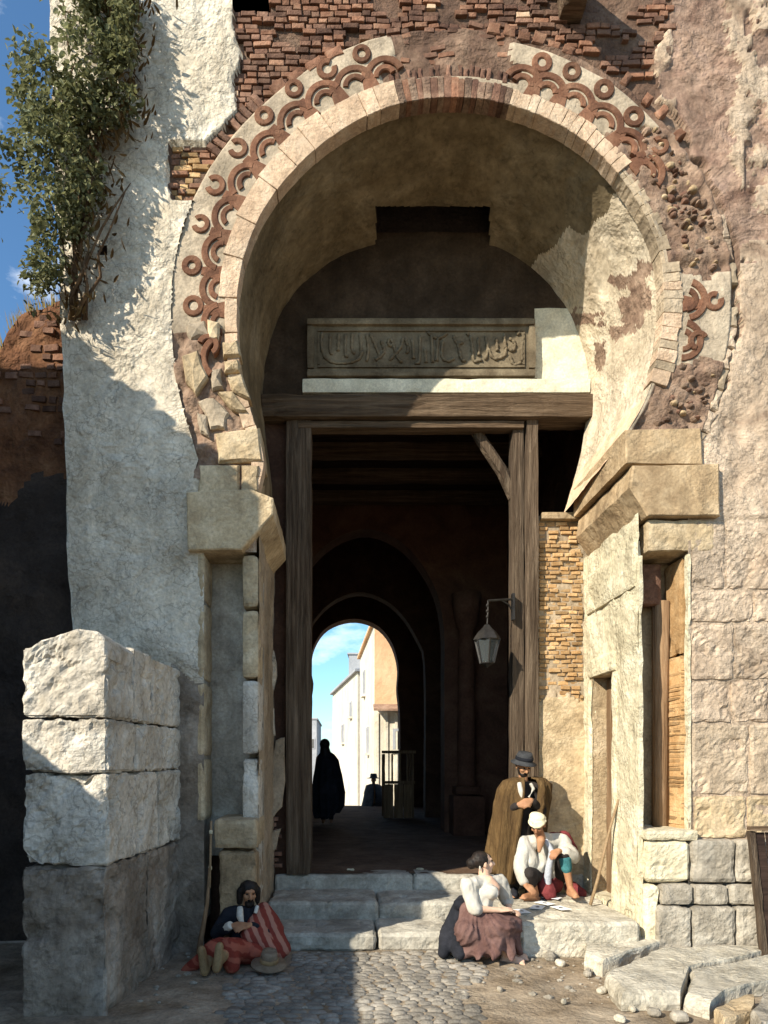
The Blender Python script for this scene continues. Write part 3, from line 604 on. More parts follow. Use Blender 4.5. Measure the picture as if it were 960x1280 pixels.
# terracotta tracery: rings on stalks above a double row of scallops
def sector(name, c, r0, r1, a0, a1, Yf, depth, m, parent, n=14):
    """annular piece in the front plane; pixels, angles in degrees (0 = +x, 90 = up)"""
    cx, cz = X_(c[0]), Z_(c[1]); sc = Y0 / F; full = abs(a1 - a0) >= 359; prof = [(r0, depth), (r0, .008), (r0 + 1.1, 0), (r1 - 1.1, 0), (r1, .008), (r1, depth)]; v = []; f = []
    nn_ = n if full else n + 1
    for i in range(nn_):
        t = R(a0 + (a1 - a0) * i / n)
        for r, y in prof: v.append((cx + r * sc * math.cos(t), Yf + y, cz + r * sc * math.sin(t)))
    K = len(prof)
    for i in range(n):
        for q in range(K - 1): f.append((i * K + q, i * K + q + 1, ((i + 1) % nn_) * K + q + 1, ((i + 1) % nn_) * K + q))
    if not full: f.append(tuple(range(K))); f.append(tuple((n) * K + q for q in range(K - 1, -1, -1)))
    return obj(name, v, f, m, parent, at=(cx, Yf, cz))
ringsL = [(243, 386), (241, 336), (252, 284), (270, 236), (298, 190), (331, 150), (368, 116), (409, 92), (452, 73)]
ringsR = [(676, 84), (713, 95), (753, 117), (790, 151), (822, 187)]
def unit(px, py, fragment=False, step=48, both=True):
    s = s_near(px, py); base = np.array(arc1(s, 0)); o = np.array([px, py]) - base; dd = np.linalg.norm(o); o = o / dd
    ang = math.degrees(math.atan2(-o[1], o[0]))
    sector('ornament_ring', (px, py), 5 + random.uniform(-.5, .8), 12.5 + random.uniform(-.8, .8), *random.choice([(0, 360), (0, 360), (0, 360), (0, 360), (70, 380), (200, 490)]), Y0 - .056, .05, 'terracotta', gate, 18)
    # stalk
    t = np.array([-o[1], o[0]]); a = np.array([px, py]) - o * 11; b = base + o * (dd - 40)
    stone_px('ornament_stem', [tuple(a - t * 5), tuple(a + t * 5), tuple(b + t * 11), tuple(b - t * 11)], Y0 - .05, .05, 'terracotta', gate, .006, .002, .002, int(px))
def scallop(s, w=1):
    D = rd_at(s) - 35; jr = random.uniform(-1, 1); c = np.array(arc1(s, D)); e = np.array(arc1(s, D + 25)); o = (e - c) / np.linalg.norm(e - c); ang = math.degrees(math.atan2(-o[1], o[0]))
    sector('ornament_scallop', tuple(c), 18 + jr, 26.5 + jr, ang - 84 + random.uniform(0, 14), ang + 84 - random.uniform(0, 14), Y0 - .052 - random.uniform(0, .006), .05, 'terracotta', gate)
    sector('ornament_scallop', tuple(c), 8 + jr, 15 + jr, ang - 88 + random.uniform(0, 20), ang + 88 - random.uniform(0, 20), Y0 - .056, .05, 'terracotta', gate)
for grp in (ringsL, ringsR):
    ss = [s_near(*p) for p in grp]
    for p in grp: unit(*p)
    for a, b in zip(ss[:-1], ss[1:]): scallop((a + b) / 2)
    scallop(ss[-1] + (ss[-1] - ss[-2]) / 2 * .9); scallop(ss[0] - (ss[1] - ss[0]) / 2 * .9)
unit(890, 380); scallop(s_near(890, 380) - .0); scallop(s_near(860, 432))
sector('ornament_ring', (870, 430), 6, 13, 30, 250, Y0 - .065, .07, 'terracotta', gate)
sector('ornament_ring', (262, 437), 7, 14, -60, 160, Y0 - .085, .07, 'terracotta', gate); sector('ornament_scallop', (282, 452), 22, 30, 110, 230, Y0 - .08, .07, 'terracotta', gate)
# loose stones where the band has fallen
rub = [[(232, 405), (256, 400), (262, 420), (236, 424)], [(258, 398), (274, 402), (272, 424), (262, 424)], [(228, 442), (246, 436), (258, 470), (244, 492), (232, 476)], [(262, 462), (276, 458), (279, 484), (266, 488)], [(278, 428), (297, 424), (300, 444), (280, 447)], [(280, 450), (299, 447), (301, 463), (281, 465)], [(248, 500), (268, 496), (286, 515), (282, 536), (262, 534)], [(270, 490), (290, 486), (308, 515), (288, 512)], [(282, 470), (303, 467), (312, 500), (292, 490)], [(246, 516), (258, 516), (262, 545), (250, 540)]]
for k, q in enumerate(rub): (stone_px('stone', q, Y0 - .07 - .015 * (k % 3), .16, 'ashlar_warm' if k % 3 else 'band', gate, .022, .022, .014, 600 + k))
rng = random.Random(11); k = 0
for _ in range(620):
    px = rng.uniform(806, 900); py = rng.uniform(150, 540); d = math.hypot(px - 552, py - 370)
    s = s_near(px, py); dd = min(math.hypot(px - q[0], py - q[1]) for q in af)
    if dd < 27 or dd > 74 or inpoly(np.array([px]), np.array([py]), [tuple(q) for q in af])[0] or (335 < py < 455 and px > 838): continue
    if k > 150: break
    r = rng.uniform(3, 7); nn = rng.choice([5, 6, 7]); a0 = rng.uniform(0, 6)
    q = [(px + r * rng.uniform(.8, 1.3) * math.cos(a0 + 2 * math.pi * i / nn), py + r * rng.uniform(.6, .95) * math.sin(a0 + 2 * math.pi * i / nn)) for i in range(nn)]
    soften(stone_px('rubble_stone', q, Y0 - .03 - rng.uniform(-.02, .03), .12, rng.choice(['rubble', 'rubble', 'brick_dark', 'ashlar_brown']), gate, .014, .02, .006, 700 + k), 1); k += 1
# outer moulding on the right
def mould(name, s0, s1, d0, d1, Yf, m, seed):
    def fn(u, v):
        s = s0 + u * (s1 - s0); d = d0 + v * (d1 - d0); q = arc_at(s, d); p = w3(q, Y0); p[:, 1] = Yf + .07 * (2 * v - 1) ** 4 + .05 * fbm(p, 6, 3, seed) + .02 * fbm(p, 1.5, 2, seed); return p
    return grid_obj(name, 120, 6, fn, m, gate)
ms0, ms1 = s_near(812, 276), s_near(785, 540)
for k in range(13):
    if random.random() < .2: continue
    q0 = ms0 + (ms1 - ms0) * k / 13; q1 = ms0 + (ms1 - ms0) * (k + .97) / 13; w_ = random.uniform(-3, 2)
    stone_px('moulding_stone', [arc1(q0, 80), arc1((q0 + q1) / 2, 79), arc1(q1, 80), arc1(q1, 91 + w_), arc1((q0 + q1) / 2, 90 + w_), arc1(q0, 91 + w_)], Y0 - .018 - random.uniform(0, .01), .12, random.choice(['plaster_pink', 'plaster_tan', 'ashlar_pink']), gate, .016, .012, .01, 1500 + k)
# bricks of the spandrel
bm_ = []
for k in range(8):
    v, f = stone_mesh([(-.5, -.5), (.5, -.5), (.5, .5), (-.5, .5)], 2.0, .07, .05, .045, k)
    me = bpy.data.meshes.new('brick'); me.from_pydata(v, [], f); bm_.append(me)
variants = {}
for nm in ('brick', 'brick_dark', 'brick_pale', 'brick_amber'):
    variants[nm] = []
    for me in bm_: q = me.copy(); q.materials.append(M_(nm)); variants[nm].append(q)
cand = []; py = -52; row = 0; rb = random.Random(5)
while py < 255:
    px = 205 - rb.uniform(0, 18)
    while px < 850:
        w = rb.choice([rb.uniform(7, 12), rb.uniform(11, 17), rb.uniform(14, 23)]); c = px + w / 2; hh = rb.uniform(5.2, 6.8)
        dmin = np.min(np.hypot(af[:, 0] - c, af[:, 1] - py)); out = not inpoly(np.array([c]), np.array([py]), [tuple(p) for p in af])[0]
        ok = out and (dmin > 84 or (492 < c < 632 and dmin > 40)) and region(np.array([c]), np.array([float(py)]))[0] == 1
        if c > 690: ok = ok and pn(c / 30, py / 20, 2, 1, 3, 8) > .05
        if c < 690 and pn(c / 40, py / 22, 0, 1, 3, 31) > .30: ok = False
        if 640 < c < 745 and py < 62: ok = ok and rb.random() < .85
        if (288 < c < 340 and py < 16): ok = False
        if ok: cand.append((c, py, w, hh))
        px += w + 1.6
    py += 7.7; row += 1
cand.sort(key=lambda q: -(q[2] * q[3]) - (100 if q[1] > -5 else 0)); stuff = MB()
for k, (c, py, w, hh) in enumerate(cand):
    wild = 1 if 490 < c < 640 and py > 30 else .25
    x, z = X_(c), Z_(py); sx, sz = w * Y0 / F, hh * Y0 / F; y = Y0 + .008 - rb.uniform(0, .022) * (1 + wild * .8); ry = rb.uniform(-.06, .06) + rb.uniform(-.25, .25) * (wild == 1)
    nm = rb.choice(['brick', 'brick_dark', 'brick_dark', 'brick_dark', 'brick', 'brick_pale' if rb.random() < .12 else 'brick_dark'])
    if c < 275: nm = rb.choice(['brick_amber', 'brick'])
    if k < 300: inst('brick', variants[nm][k % 8], gate, (x, y, z), (0, ry, 0), (sx, .055, sz))
    else:
        cs, sn = math.cos(ry), math.sin(ry)
        stuff.add([(x + v.co.x * sx * cs + v.co.z * sz * sn, y + v.co.y * .055, z - v.co.x * sx * sn + v.co.z * sz * cs) for v in variants['brick_dark'][k % 8].vertices], [tuple(p.vertices) for p in variants['brick_dark'][k % 8].polygons])
if stuff.v: tag(stuff.obj('bricks', 'brick_dark', gate), kind='stuff')
# ring of bricks on edge outside the band
def edge_ring(px0, px1, d0, d1, step, m, prob=1, seed=0):
    r = random.Random(seed); s0, s1 = px0, px1; nn = int((s1 - s0) * 1180 / step)
    for k in range(nn):
        if r.random() > prob: continue
        s = s0 + (s1 - s0) * (k + .5) / nn; hw = (s1 - s0) / nn * .40; e = r.uniform(-3, 3)
        stone_px('edge_brick', [arc1(s - hw, d0), arc1(s + hw, d0), arc1(s + hw, d1 + e), arc1(s - hw, d1 + e)], Y0 - .025 - r.uniform(0, .02), .1, m, gate, .01, .008, .008, seed + k)
edge_ring(s_near(318, 238), s_near(372, 176), 83, 101, 7, 'brick_dark', .8, 900)
edge_ring(s_near(380, 168), s_near(455, 122), 82, 95, 17, 'brick', 1, 930)
edge_ring(s_near(600, 101), s_near(690, 127), 82, 95, 13, 'brick', 1, 950)
edge_ring(s_near(695, 130), s_near(800, 220), 83, 98, 8, 'brick', .45, 970)
edge_ring(s_near(490, 109), s_near(635, 108), 23, 38, 6, 'brick_dark', .8, 1000)

# timber stub sticking out of the wall above the arch
rough_box('timber_stub', 'wood_h', (X_(697), Y0 - .6, Z_(28)), (X_(727), Y0 + .3, Z_(-22)), gate, .06, .02, 5, .02, 44)
# inner wall: tympanum, panel, lintel
TY = YB + .03
def tym(u, v):
    x = X_(322, YB) + u * (X_(742, YB) - X_(322, YB)); z = Z_(500, YB) + v * (Z_(288, YB) - Z_(500, YB)); p = np.stack([x, x * 0 + TY, z], 1); p[:, 1] -= .018 * fbm(p, 2, 3, 7) + .012 * fbm(p, 9, 3, 8); return p
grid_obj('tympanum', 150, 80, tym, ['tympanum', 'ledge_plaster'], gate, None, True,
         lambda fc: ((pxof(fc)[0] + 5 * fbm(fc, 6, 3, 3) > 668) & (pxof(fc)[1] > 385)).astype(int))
mb = MB(); mb.box((-1.2, YB + .09, Z_(520, YB)), (3.15, YB + .14, 9.3)); mb.obj('wall_backing', 'dark_wall', gate)
rough_box('plaster_ledge', 'ledge_plaster', (X_(378, YB), YB - .06, Z_(494, YB)), (X_(737, YB), YB + .05, Z_(476, YB)), gate, .06, .014, 5, .012, 45)
PX = lambda x, y, Y=YB: (X_(x, Y), Z_(y, Y))
pr = [(384, 402, 668, 410), (384, 465, 668, 474), (384, 411, 393, 464), (659, 411, 668, 464)]
panel = rough_box('inscription_panel', 'panel_stone', (X_(391, YB), YB - .03, Z_(467, YB)), (X_(661, YB), YB + .06, Z_(408, YB)), gate, .05, .006, 8, .004, 46)
for k, (a, b, c, d) in enumerate(pr): rough_box('panel_frame', 'panel_stone', (X_(a, YB), YB - .075, Z_(d, YB)), (X_(c, YB), YB + .03, Z_(b, YB)), panel, .05, .006, 8, .012, 47 + k)
for k, (a, b, c, d) in enumerate([(397, 414, 655, 417), (397, 459, 655, 462), (397, 417.5, 400, 458.5), (652, 417.5, 655, 458.5)]): rough_box('panel_bead', 'panel_stone', (X_(a, YB), YB - .052, Z_(d, YB)), (X_(c, YB), YB - .02, Z_(b, YB)), panel, .05, .003, 8, .006, 52 + k)
U = lambda u, v: (375 + u / 3.1475, 390 + v / 3.1475)
strokes = [[(88, 88), (84, 130), (96, 180), (130, 205), (190, 206), (232, 190), (246, 160)], [(120, 95), (118, 150), (126, 175)], [(152, 92), (150, 160)], [(180, 95), (178, 172), (190, 182)], [(205, 92), (204, 150), (215, 172)], [(236, 92), (240, 150), (236, 188)], [(262, 95), (268, 150), (262, 200)], [(276, 92), (296, 140), (312, 180), (296, 196)], [(318, 120), (330, 160), (310, 190)], [(352, 112), (366, 130), (352, 140), (346, 125), (352, 112)], [(366, 135), (380, 180), (400, 206)], [(405, 108), (392, 150), (352, 196)], [(412, 110), (424, 150), (418, 170)], [(440, 112), (446, 190)], [(470, 100), (468, 200), (450, 208)], [(490, 150), (494, 205)], [(515, 96), (520, 205)], [(500, 88), (540, 110), (578, 92)], [(540, 110), (536, 200)], [(560, 120), (556, 180), (580, 200), (604, 190)], [(600, 100), (616, 130), (640, 128)], [(618, 130), (632, 190), (650, 200)], [(668, 100), (676, 160), (682, 200), (712, 196)], [(698, 110), (702, 178)], [(728, 102), (736, 160), (726, 196)], [(736, 150), (760, 190), (800, 180), (808, 150)], [(770, 110), (774, 160)], [(800, 95), (806, 150)], [(820, 110), (842, 130), (836, 160), (815, 150)], [(850, 98), (862, 90), (876, 100), (870, 150), (872, 200)], [(822, 180), (840, 215), (868, 205)], [(655, 90), (660, 100)]]
for st in strokes:
    q = smooth_path([U(*p) for p in st], max(6, 5 * len(st))); mb = MB(); mb.tube([(X_(x, YB), YB - .036, Z_(y, YB)) for x, y in q], [.014 + .01 * math.sin(i * .9) ** 2 for i in range(len(q))], 6); mb.obj('carved_letter', 'panel_stone', panel, True)
# timber frame of the doorway
rough_box('lintel_beam', 'wood_h', (-.98, YB - .1, Z_(526, YB)), (XJ + .08, YB + .26, Z_(496, YB)), gate, .06, .02, 5, .015, 61)
rough_box('lintel_board', 'wood_h', (X_(372, YB), YB - .03, Z_(536, YB)), (X_(655, YB), YB + .16, Z_(527, YB)), gate, .06, .012, 5, .008, 62)
yp = 8.24
rough_box('door_post', 'wood_v', (X_(357, yp), yp - .06, .5), (X_(390, yp), yp + .2, Z_(527, yp)), gate, .07, .02, 4, .015, 63)
rough_box('door_post', 'wood_v', (X_(640, yp), yp - .02, .3), (X_(655, yp), yp + .2, Z_(527, yp)), gate, .07, .012, 4, .012, 64)
rough_box('door_post', 'wood_v', (X_(655.6, yp), yp - .07, .3), (X_(672, yp), yp + .2, Z_(523, yp)), gate, .07, .015, 4, .015, 65)
br = MB(); br.tube([P(642, 622, 8.36), P(628, 590, 8.36), P(600, 548, 8.36), P(590, 530, 8.36)], [.07, .075, .07, .06], 6); br.obj('brace', 'wood_v', gate)
# walled-up strip right of the post
iw = thing('infill_wall', 'patched wall of amber bricks over plaster beside the right door post', 'wall', (2.7, 8.3, .3))
xi0, xi1 = X_(672, 8.3), XJ
def inf(u, v):
    x = xi0 + u * (xi1 + .05 - xi0); z = .3 + v * (Z_(645, 8.3) - .3); p = np.stack([x, x * 0 + 8.3, z], 1); py = HY - (z - CH) * F / 8.3
    p[:, 1] += np.where(py + 22 * fbm(p, 4, 3, 4) > 880, -.05 + .02 * fbm(p, 5, 3, 1), .006 + .03 * fbm(p, 5, 3, 3)); return p
grid_obj('plaster', 24, 130, inf, ['ashlar_warm', 'plaster_tan'], iw, None, True, lambda fc: ((HY - (fc[:, 2] - CH) * F / 8.3) < 872).astype(int))
mb = MB(); mb.box((xi0, 8.34, .3), (3.14, 8.5, Z_(645, 8.3))); mb.obj('wall_core', 'hall_wall', iw)
rough_box('wall_cap', 'ashlar_brown', (xi0 + .02, 8.2, Z_(652, 8.3)), (XJ - .01, 8.5, Z_(643, 8.3)), iw, .05, .01, 5, .01, 66)
z = Z_(882, 8.3); row = 0
while z < Z_(655, 8.3):
    x = xi0 + .015 - (row % 2) * .05; hz = .043
    while x < xi1 - .02:
        w = random.uniform(.1, .15); x1 = min(x + w, xi1 - .005); xa_ = max(x, xi0 + .012)
        if x1 - xa_ > .03: inst('brick', variants['brick_amber'][random.randrange(8)], iw, ((xa_ + x1) / 2, 8.288 - random.uniform(-.02, .02), z + random.uniform(-.004, .004)), (0, random.uniform(-.07, .07), 0), ((x1 - xa_) * random.uniform(.86, 1), .05, hz * random.uniform(.8, 1.1)))
        x = x1 + .012
    z += .054; row += 1
# walled strip left of the left post, plaster falling off it
lw = thing('ruined_side_wall', 'dark crumbling wall with flaking pale plaster left of the timber post', 'wall', (-.75, 8.3, .4))
def lwf(u, v):
    x = -1.0 + u * .45; z = .4 + v * 5.6; p = np.stack([x, x * 0 + 8.3, z], 1); p[:, 1] += .02 * fbm(p, 6, 3, 9); return p
grid_obj('wall_core', 16, 90, lwf, 'hall_wall', lw)
for k, q in enumerate([[(334, 815), (343, 812), (345, 845), (339, 880), (333, 870)], [(344, 925), (356, 922), (357, 975), (352, 1010), (340, 1022), (336, 985)], [(333, 882), (341, 885), (343, 920), (335, 925)], [(336, 1040), (350, 1035), (346, 1062), (336, 1068)]]):
    stone_px('plaster_flake', q, 8.17, .1, 'plaster_tan' if k % 2 else 'stucco_white', lw, .012, .012, .012, 80 + k)
for k in range(9): rough_box('brick', 'brick_dark', (X_(334, 8.2), 8.2, .6 + k * .07), (X_(334 + random.uniform(10, 20), 8.2), 8.34, .655 + k * .07), lw, .05, .008, 9, .008, 90 + k)

# ================================================================ HALL
hall = thing('vaulted_hall', 'long dark passage hall behind the gate with inner arches and planked ceiling', 'hall', (1, 14, .52))
def fl(u, v):
    x = -1.1 + u * 4.25; y = 8.3 + v * 12.3; p = np.stack([x, y, x * 0 + .515], 1); p[:, 2] += .012 * fbm(p, 3, 3, 2); return p
mat('hall_floor', [(.06, .034, .021), (.10, .06, .037), (.14, .088, .056)], 3, 30, .7, 20, .02)
tag(grid_obj('hall_floor', 40, 110, fl, 'hall_floor', None), 'worn earthen floor of the passage', kind='structure')
mb = MB(); mb.box((-1.1, 8.34, 6.95), (3.15, 13.1, 7.0)); mb.obj('ceiling', 'wood_dark', hall)
for k in range(11): rough_box('ceiling_board', 'wood_dark', (-1.1, 8.52 + k * .41, 6.9), (3.15, 8.89 + k * .41, 6.945), hall, .2, .01, 3, .01, 500 + k)
for k in range(5): rough_box('ceiling_beam', 'wood_h', (-1.1, 8.75 + k * .95, 6.66), (3.15, 8.93 + k * .95, 6.895), hall, .15, .015, 3, .02, 520 + k)
def arch_wall(name, Y, depth, x0, x1, z0, z1, prof, m, parent, n=72):
    """wall with an arched opening; prof: (x, z) from the left foot over the crown to the right foot"""
    p = smooth_path(prof, n); out = []
    c = np.array([(p[0, 0] + p[-1, 0]) / 2, p[:, 1].mean()])
    for q in p:
        if q[1] <= z0 + .02: out.append((x0 if q[0] < c[0] else x1, z0)); continue
        d = q - c; t = min([(x1 - c[0]) / d[0] if d[0] > 1e-6 else 1e9, (x0 - c[0]) / d[0] if d[0] < -1e-6 else 1e9, (z1 - c[1]) / d[1] if d[1] > 1e-6 else 1e9, (z0 - c[1]) / d[1] if d[1] < -1e-6 else 1e9])
        out.append(tuple(c + d * max(t, 1.02)))
    out = np.array(out); out[:, 0] = np.clip(out[:, 0], x0, x1); out[:, 1] = np.clip(out[:, 1], z0, z1)
    for corner in ((x0, z1), (x1, z1)): k = np.argmin(np.hypot(out[:, 0] - corner[0], out[:, 1] - corner[1])); out[k] = corner
    v = [(a, Y, b) for a, b in p] + [(a, Y, b) for a, b in out] + [(a, Y + depth, b) for a, b in p] + [(a, Y + depth, b) for a, b in out]; f = []
    for i in range(n - 1): f += [(i, i + 1, n + i + 1, n + i), (i, 2 * n + i, 2 * n + i + 1, i + 1), (2 * n + i, 3 * n + i, 3 * n + i + 1, 2 * n + i + 1)]
    return obj(name, v, f, m, parent)
fz = .5
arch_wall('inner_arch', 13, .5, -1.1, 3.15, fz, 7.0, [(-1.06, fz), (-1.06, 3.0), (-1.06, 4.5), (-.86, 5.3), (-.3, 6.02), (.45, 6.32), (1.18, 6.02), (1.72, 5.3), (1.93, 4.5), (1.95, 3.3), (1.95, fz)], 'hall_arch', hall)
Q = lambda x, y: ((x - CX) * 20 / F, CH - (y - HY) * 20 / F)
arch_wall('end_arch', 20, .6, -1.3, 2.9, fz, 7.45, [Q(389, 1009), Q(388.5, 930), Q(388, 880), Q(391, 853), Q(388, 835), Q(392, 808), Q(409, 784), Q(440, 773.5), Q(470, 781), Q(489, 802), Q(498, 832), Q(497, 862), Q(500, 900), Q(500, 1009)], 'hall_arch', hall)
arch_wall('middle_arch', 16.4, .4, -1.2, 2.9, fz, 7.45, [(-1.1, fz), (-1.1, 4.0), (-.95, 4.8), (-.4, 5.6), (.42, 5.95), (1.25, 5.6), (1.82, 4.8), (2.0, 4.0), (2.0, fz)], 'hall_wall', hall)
cl = MB(); cx_ = (583 - CX) * 12.7 / F; cl.lathe((cx_, 12.7, 0), [(.2, 1.4), (.16, 1.5), (.17, 2.2), (.145, 4.3), (.2, 4.4), (.26, 4.75), (.28, 5.0)], 14); cl.obj('column', 'hall_arch', hall, True)
rough_box('column_base', 'hall_arch', (cx_ - .3, 12.4, .5), (cx_ + .3, 13.0, 1.25), hall, .08, .015, 4, .03, 540); rough_box('column_base', 'hall_arch', (cx_ - .24, 12.46, 1.25), (cx_ + .24, 12.94, 1.42), hall, .08, .012, 4, .04, 541)
# steps
st = thing('stone_stairs', 'three low worn stone steps leading up into the gate', 'stairs', (.5, 7, 0))
def nose(p, h): return p
for Ya, Yb_, z0, z1, cuts, sd in ((6.8, 7.5, -.03, .17, (-1.0, .35, 1.12, 1.75), 1), (7.44, 8.32, .0, .345, (-.83, .4, 1.78), 2), (8.2, 8.62, .1, .52, (-.83, .86, 1.95, XJ), 3)):
    for k, (a, b) in enumerate(zip(cuts[:-1], cuts[1:])):
        rough_box('step_stone', 'step_stone', (a + .002, Ya + random.uniform(-.015, .015), z0), (b - .002, Yb_, z1 + random.uniform(-.006, .006)), st, .04, .028, 5, .035, sd * 20 + k, big=.015, lim=40)
for k, (px, py, Y) in enumerate(((438, 1079, 8.5), (525, 1077, 8.55))): tag(rough_box('stone_chip', 'limestone', (X_(px - 5, Y), Y - .03, .515), (X_(px + 5, Y), Y + .03, .545), None, .02, .01, 12, .012, 560 + k), ('white stone chip on the top step nearer the left post', 'white stone chip on the top step right of the silhouetted man')[k], 'stone chip')

# ================================================================ WALL END IN FRONT, LEFT
pw = thing('pillar_wall', 'massive end of a broken stone wall, sunlit on top and shadowed below', 'wall', (-2, 5.9, 0))
yf = 5.06; xl, xr = (26 - CX) * yf / F, (134 - CX) * yf / F
def hz(a): return CH - (a - HY) * yf / F
def tops(sd, peak):
    def fn(p, h):
        t = p[:, 2] > h[2] * .5; x = p[:, 0] / h[0]; p[:, 2] += t * peak(x) ; return p
    return fn
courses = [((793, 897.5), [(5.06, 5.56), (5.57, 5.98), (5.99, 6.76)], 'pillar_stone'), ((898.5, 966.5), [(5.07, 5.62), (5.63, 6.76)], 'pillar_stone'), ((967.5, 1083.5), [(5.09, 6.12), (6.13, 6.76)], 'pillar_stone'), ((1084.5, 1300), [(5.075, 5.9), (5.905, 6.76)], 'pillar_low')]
def flare(f0, ya, yb):
    def fn(p, h):
        if f0: p = f0(p, h)
        yw = p[:, 1] + (ya + yb) / 2; tt = np.clip((yw - 5.1) / 1.65, 0, 1); p[:, 0] += .16 * tt * (p[:, 0] > 0); p[:, 2] -= (p[:, 2] > 0) * .10 * tt * (f0 is not None); return p
    return fn
k = 0
for (a, b), cuts, m in courses:
    for q, (ya, yb) in enumerate(cuts):
        z1 = hz(a) - (.02 * q if a < 800 else 0); xr_ = xr - (0 if a < 1000 else .012)
        f = tops(0, lambda x: .05 * np.sin((x + .25) * 2.4) - .04 * np.clip((-.55 - x) * 4, 0, 1) - .035 * np.clip((x - .75) * 5, 0, 1)) if k == 0 else None
        rough_box('stone', m, (xl - .006 * (k % 2), ya, hz(b) if b < 1290 else -.1), (xr_, yb, z1 + (.006 if k else 0)), pw, .024, .05, 6, .013, 600 + k, shear=flare(f, ya, yb), big=.01, lim=40); k += 1

# ================================================================ RUINED EARTH WALL, FAR LEFT
top = [(-420, 620), (-250, 560), (-120, 520), (-40, 480), (0, 442), (14, 412), (28, 392), (50, 384), (75, 378), (110, 372)]
tx = np.array([X_(a, 7.2) for a, b in top]); tz = np.array([Z_(b, 7.2) for a, b in top])
def ew(u, v):
    x = tx[0] + u * (tx[-1] - tx[0]); zt = np.interp(x, tx, tz) + .06 * fbm(np.stack([x, x * 0, x * 0], 1), 5, 3, 2)
    dpt = np.clip((v - .8) / .2, 0, 1); z = np.minimum(v / .8, 1) * zt; p = np.stack([x, 7.15 + dpt * .9, z], 1)
    p[:, 1] -= (dpt == 0) * (.12 * fbm(p, 1.3, 3, 3) + .05 * fbm(p, 5, 3, 4) + .12 * (z < 0)); p[:, 2] += dpt * (-.15 + .05 * fbm(p, 5, 2, 4)); return p
ewall = thing('ruined_wall', 'crumbling reddish earth wall sloping down at far left under the ivy', 'wall', (X_(30, 7.2), 7.2, 0))
grid_obj('earth_face', 130, 130, ew, ['earth_wall', 'dark_wall'], ewall, None, True, lambda fc: (fc[:, 2] + .35 * fbm(fc, 2, 3, 5) < 4.75).astype(int))  # lower part painted dark for the shade lying on it
re_ = random.Random(17); py_ = 392
while py_ < 565:
    px_ = -6 + re_.uniform(-8, 0)
    while px_ < 92:
        w_ = re_.uniform(9, 19); c_ = px_ + w_ / 2; zt_ = float(np.interp(X_(c_, 7.2), tx, tz))
        if Z_(py_, 7.1) < zt_ - .12 and re_.random() < (.75 if c_ > 45 else .45) - max(0, (py_ - 470) / 200):
            xx_, zz_ = X_(c_, 7.1), Z_(py_, 7.1); q_ = np.array([[xx_, 7.15, zz_]]); y_ = 7.15 - float(.12 * fbm(q_, 1.3, 3, 3)[0] + .05 * fbm(q_, 5, 3, 4)[0])
            inst('brick', variants[re_.choice(['brick', 'brick_dark', 'brick_dark'])][re_.randrange(8)], ewall, (xx_, y_ - .015, zz_), (0, re_.uniform(-.12, .12), 0), (w_ * 7.1 / F, .06, re_.uniform(6.5, 9) * 7.1 / F))
        px_ += w_ + re_.uniform(1.5, 4)
    py_ += 10.5
gs = MB()
for k in range(700):
    px = random.uniform(-60, 85); x = X_(px, 7.2); z = float(np.interp(x, tx, tz)); y = 7.15 + random.uniform(-.02, .5); h = random.uniform(.05, .15); dx = random.uniform(-.06, .03)
    gs.add([(x - .006, y, z - .05), (x + .006, y, z - .05), (x + dx, y - .03, z + h)], [(0, 1, 2)])
tag(gs.obj('grass', 'dry_grass', ewall), kind='stuff')

# unseen house left of the frame, its stepped roofline shaped to shade the gate
nb = thing('shading_house', 'plain rendered house left of the gate, mostly out of frame', 'house', (-6, 4, 0))
mb = MB(); mb.box((-9, 3.75, 0), (-4, 6.0, 7.08)); mb.box((-9, 6.0, 0), (-4, 6.95, 5.95)); mb.box((-9, -2, 0), (-4, 3.75, 3.38)); mb.obj('walls', 'dark_wall', nb)
rfm = MB()
for k in range(11): y = 3.85 + k * .19; rfm.box((-4.2, y, 7.08), (-3.95, y + .12, 7.10 + .04 * (k % 3)))
rfm.obj('parapet', 'roof_tile', nb)

# ================================================================ IVY
ivy = thing('ivy', 'thick green climbing bush hanging over the left edge of the gate wall', 'climbing plant', (X_(90), 6.5, 6))
def leaf_mesh(m, seed):
    me = bpy.data.meshes.new('leaf'); w = .5; v = [(0, 0, 0), (-.26, .3, .05), (0, .42, -.04), (.26, .3, .05), (-.2, .72, .02), (0, .75, -.05), (.2, .72, .02), (0, 1, -.1)]
    me.from_pydata(v, [], [(0, 3, 2), (0, 2, 1), (1, 2, 5, 4), (2, 3, 6, 5), (4, 5, 7), (5, 6, 7)]); me.materials.append(M_(m)); return me
lm = [leaf_mesh('leaf', 0), leaf_mesh('leaf_blue', 1)]
blobs = [(120, 20, 48, 42, .2), (150, 60, 34, 60, .12), (105, 60, 40, 40, .3), (150, 130, 34, 50, .16), (100, 130, 58, 50, .34), (45, 110, 22, 34, .3), (130, 165, 44, 32, .26), (70, 190, 58, 46, .36), (60, 240, 62, 42, .36), (30, 270, 48, 38, .32), (80, 290, 40, 40, .3), (70, 340, 36, 36, .26), (60, 370, 28, 26, .22), (15, 215, 34, 40, .3), (60, 150, 36, 40, .34), (140, 5, 40, 40, .14), (110, 340, 14, 50, .1), (165, 150, 20, 30, .16), (160, 90, 26, 50, .22), (120, 250, 24, 50, .2), (105, 300, 22, 40, .18)]
rl = random.Random(2); leaves = []
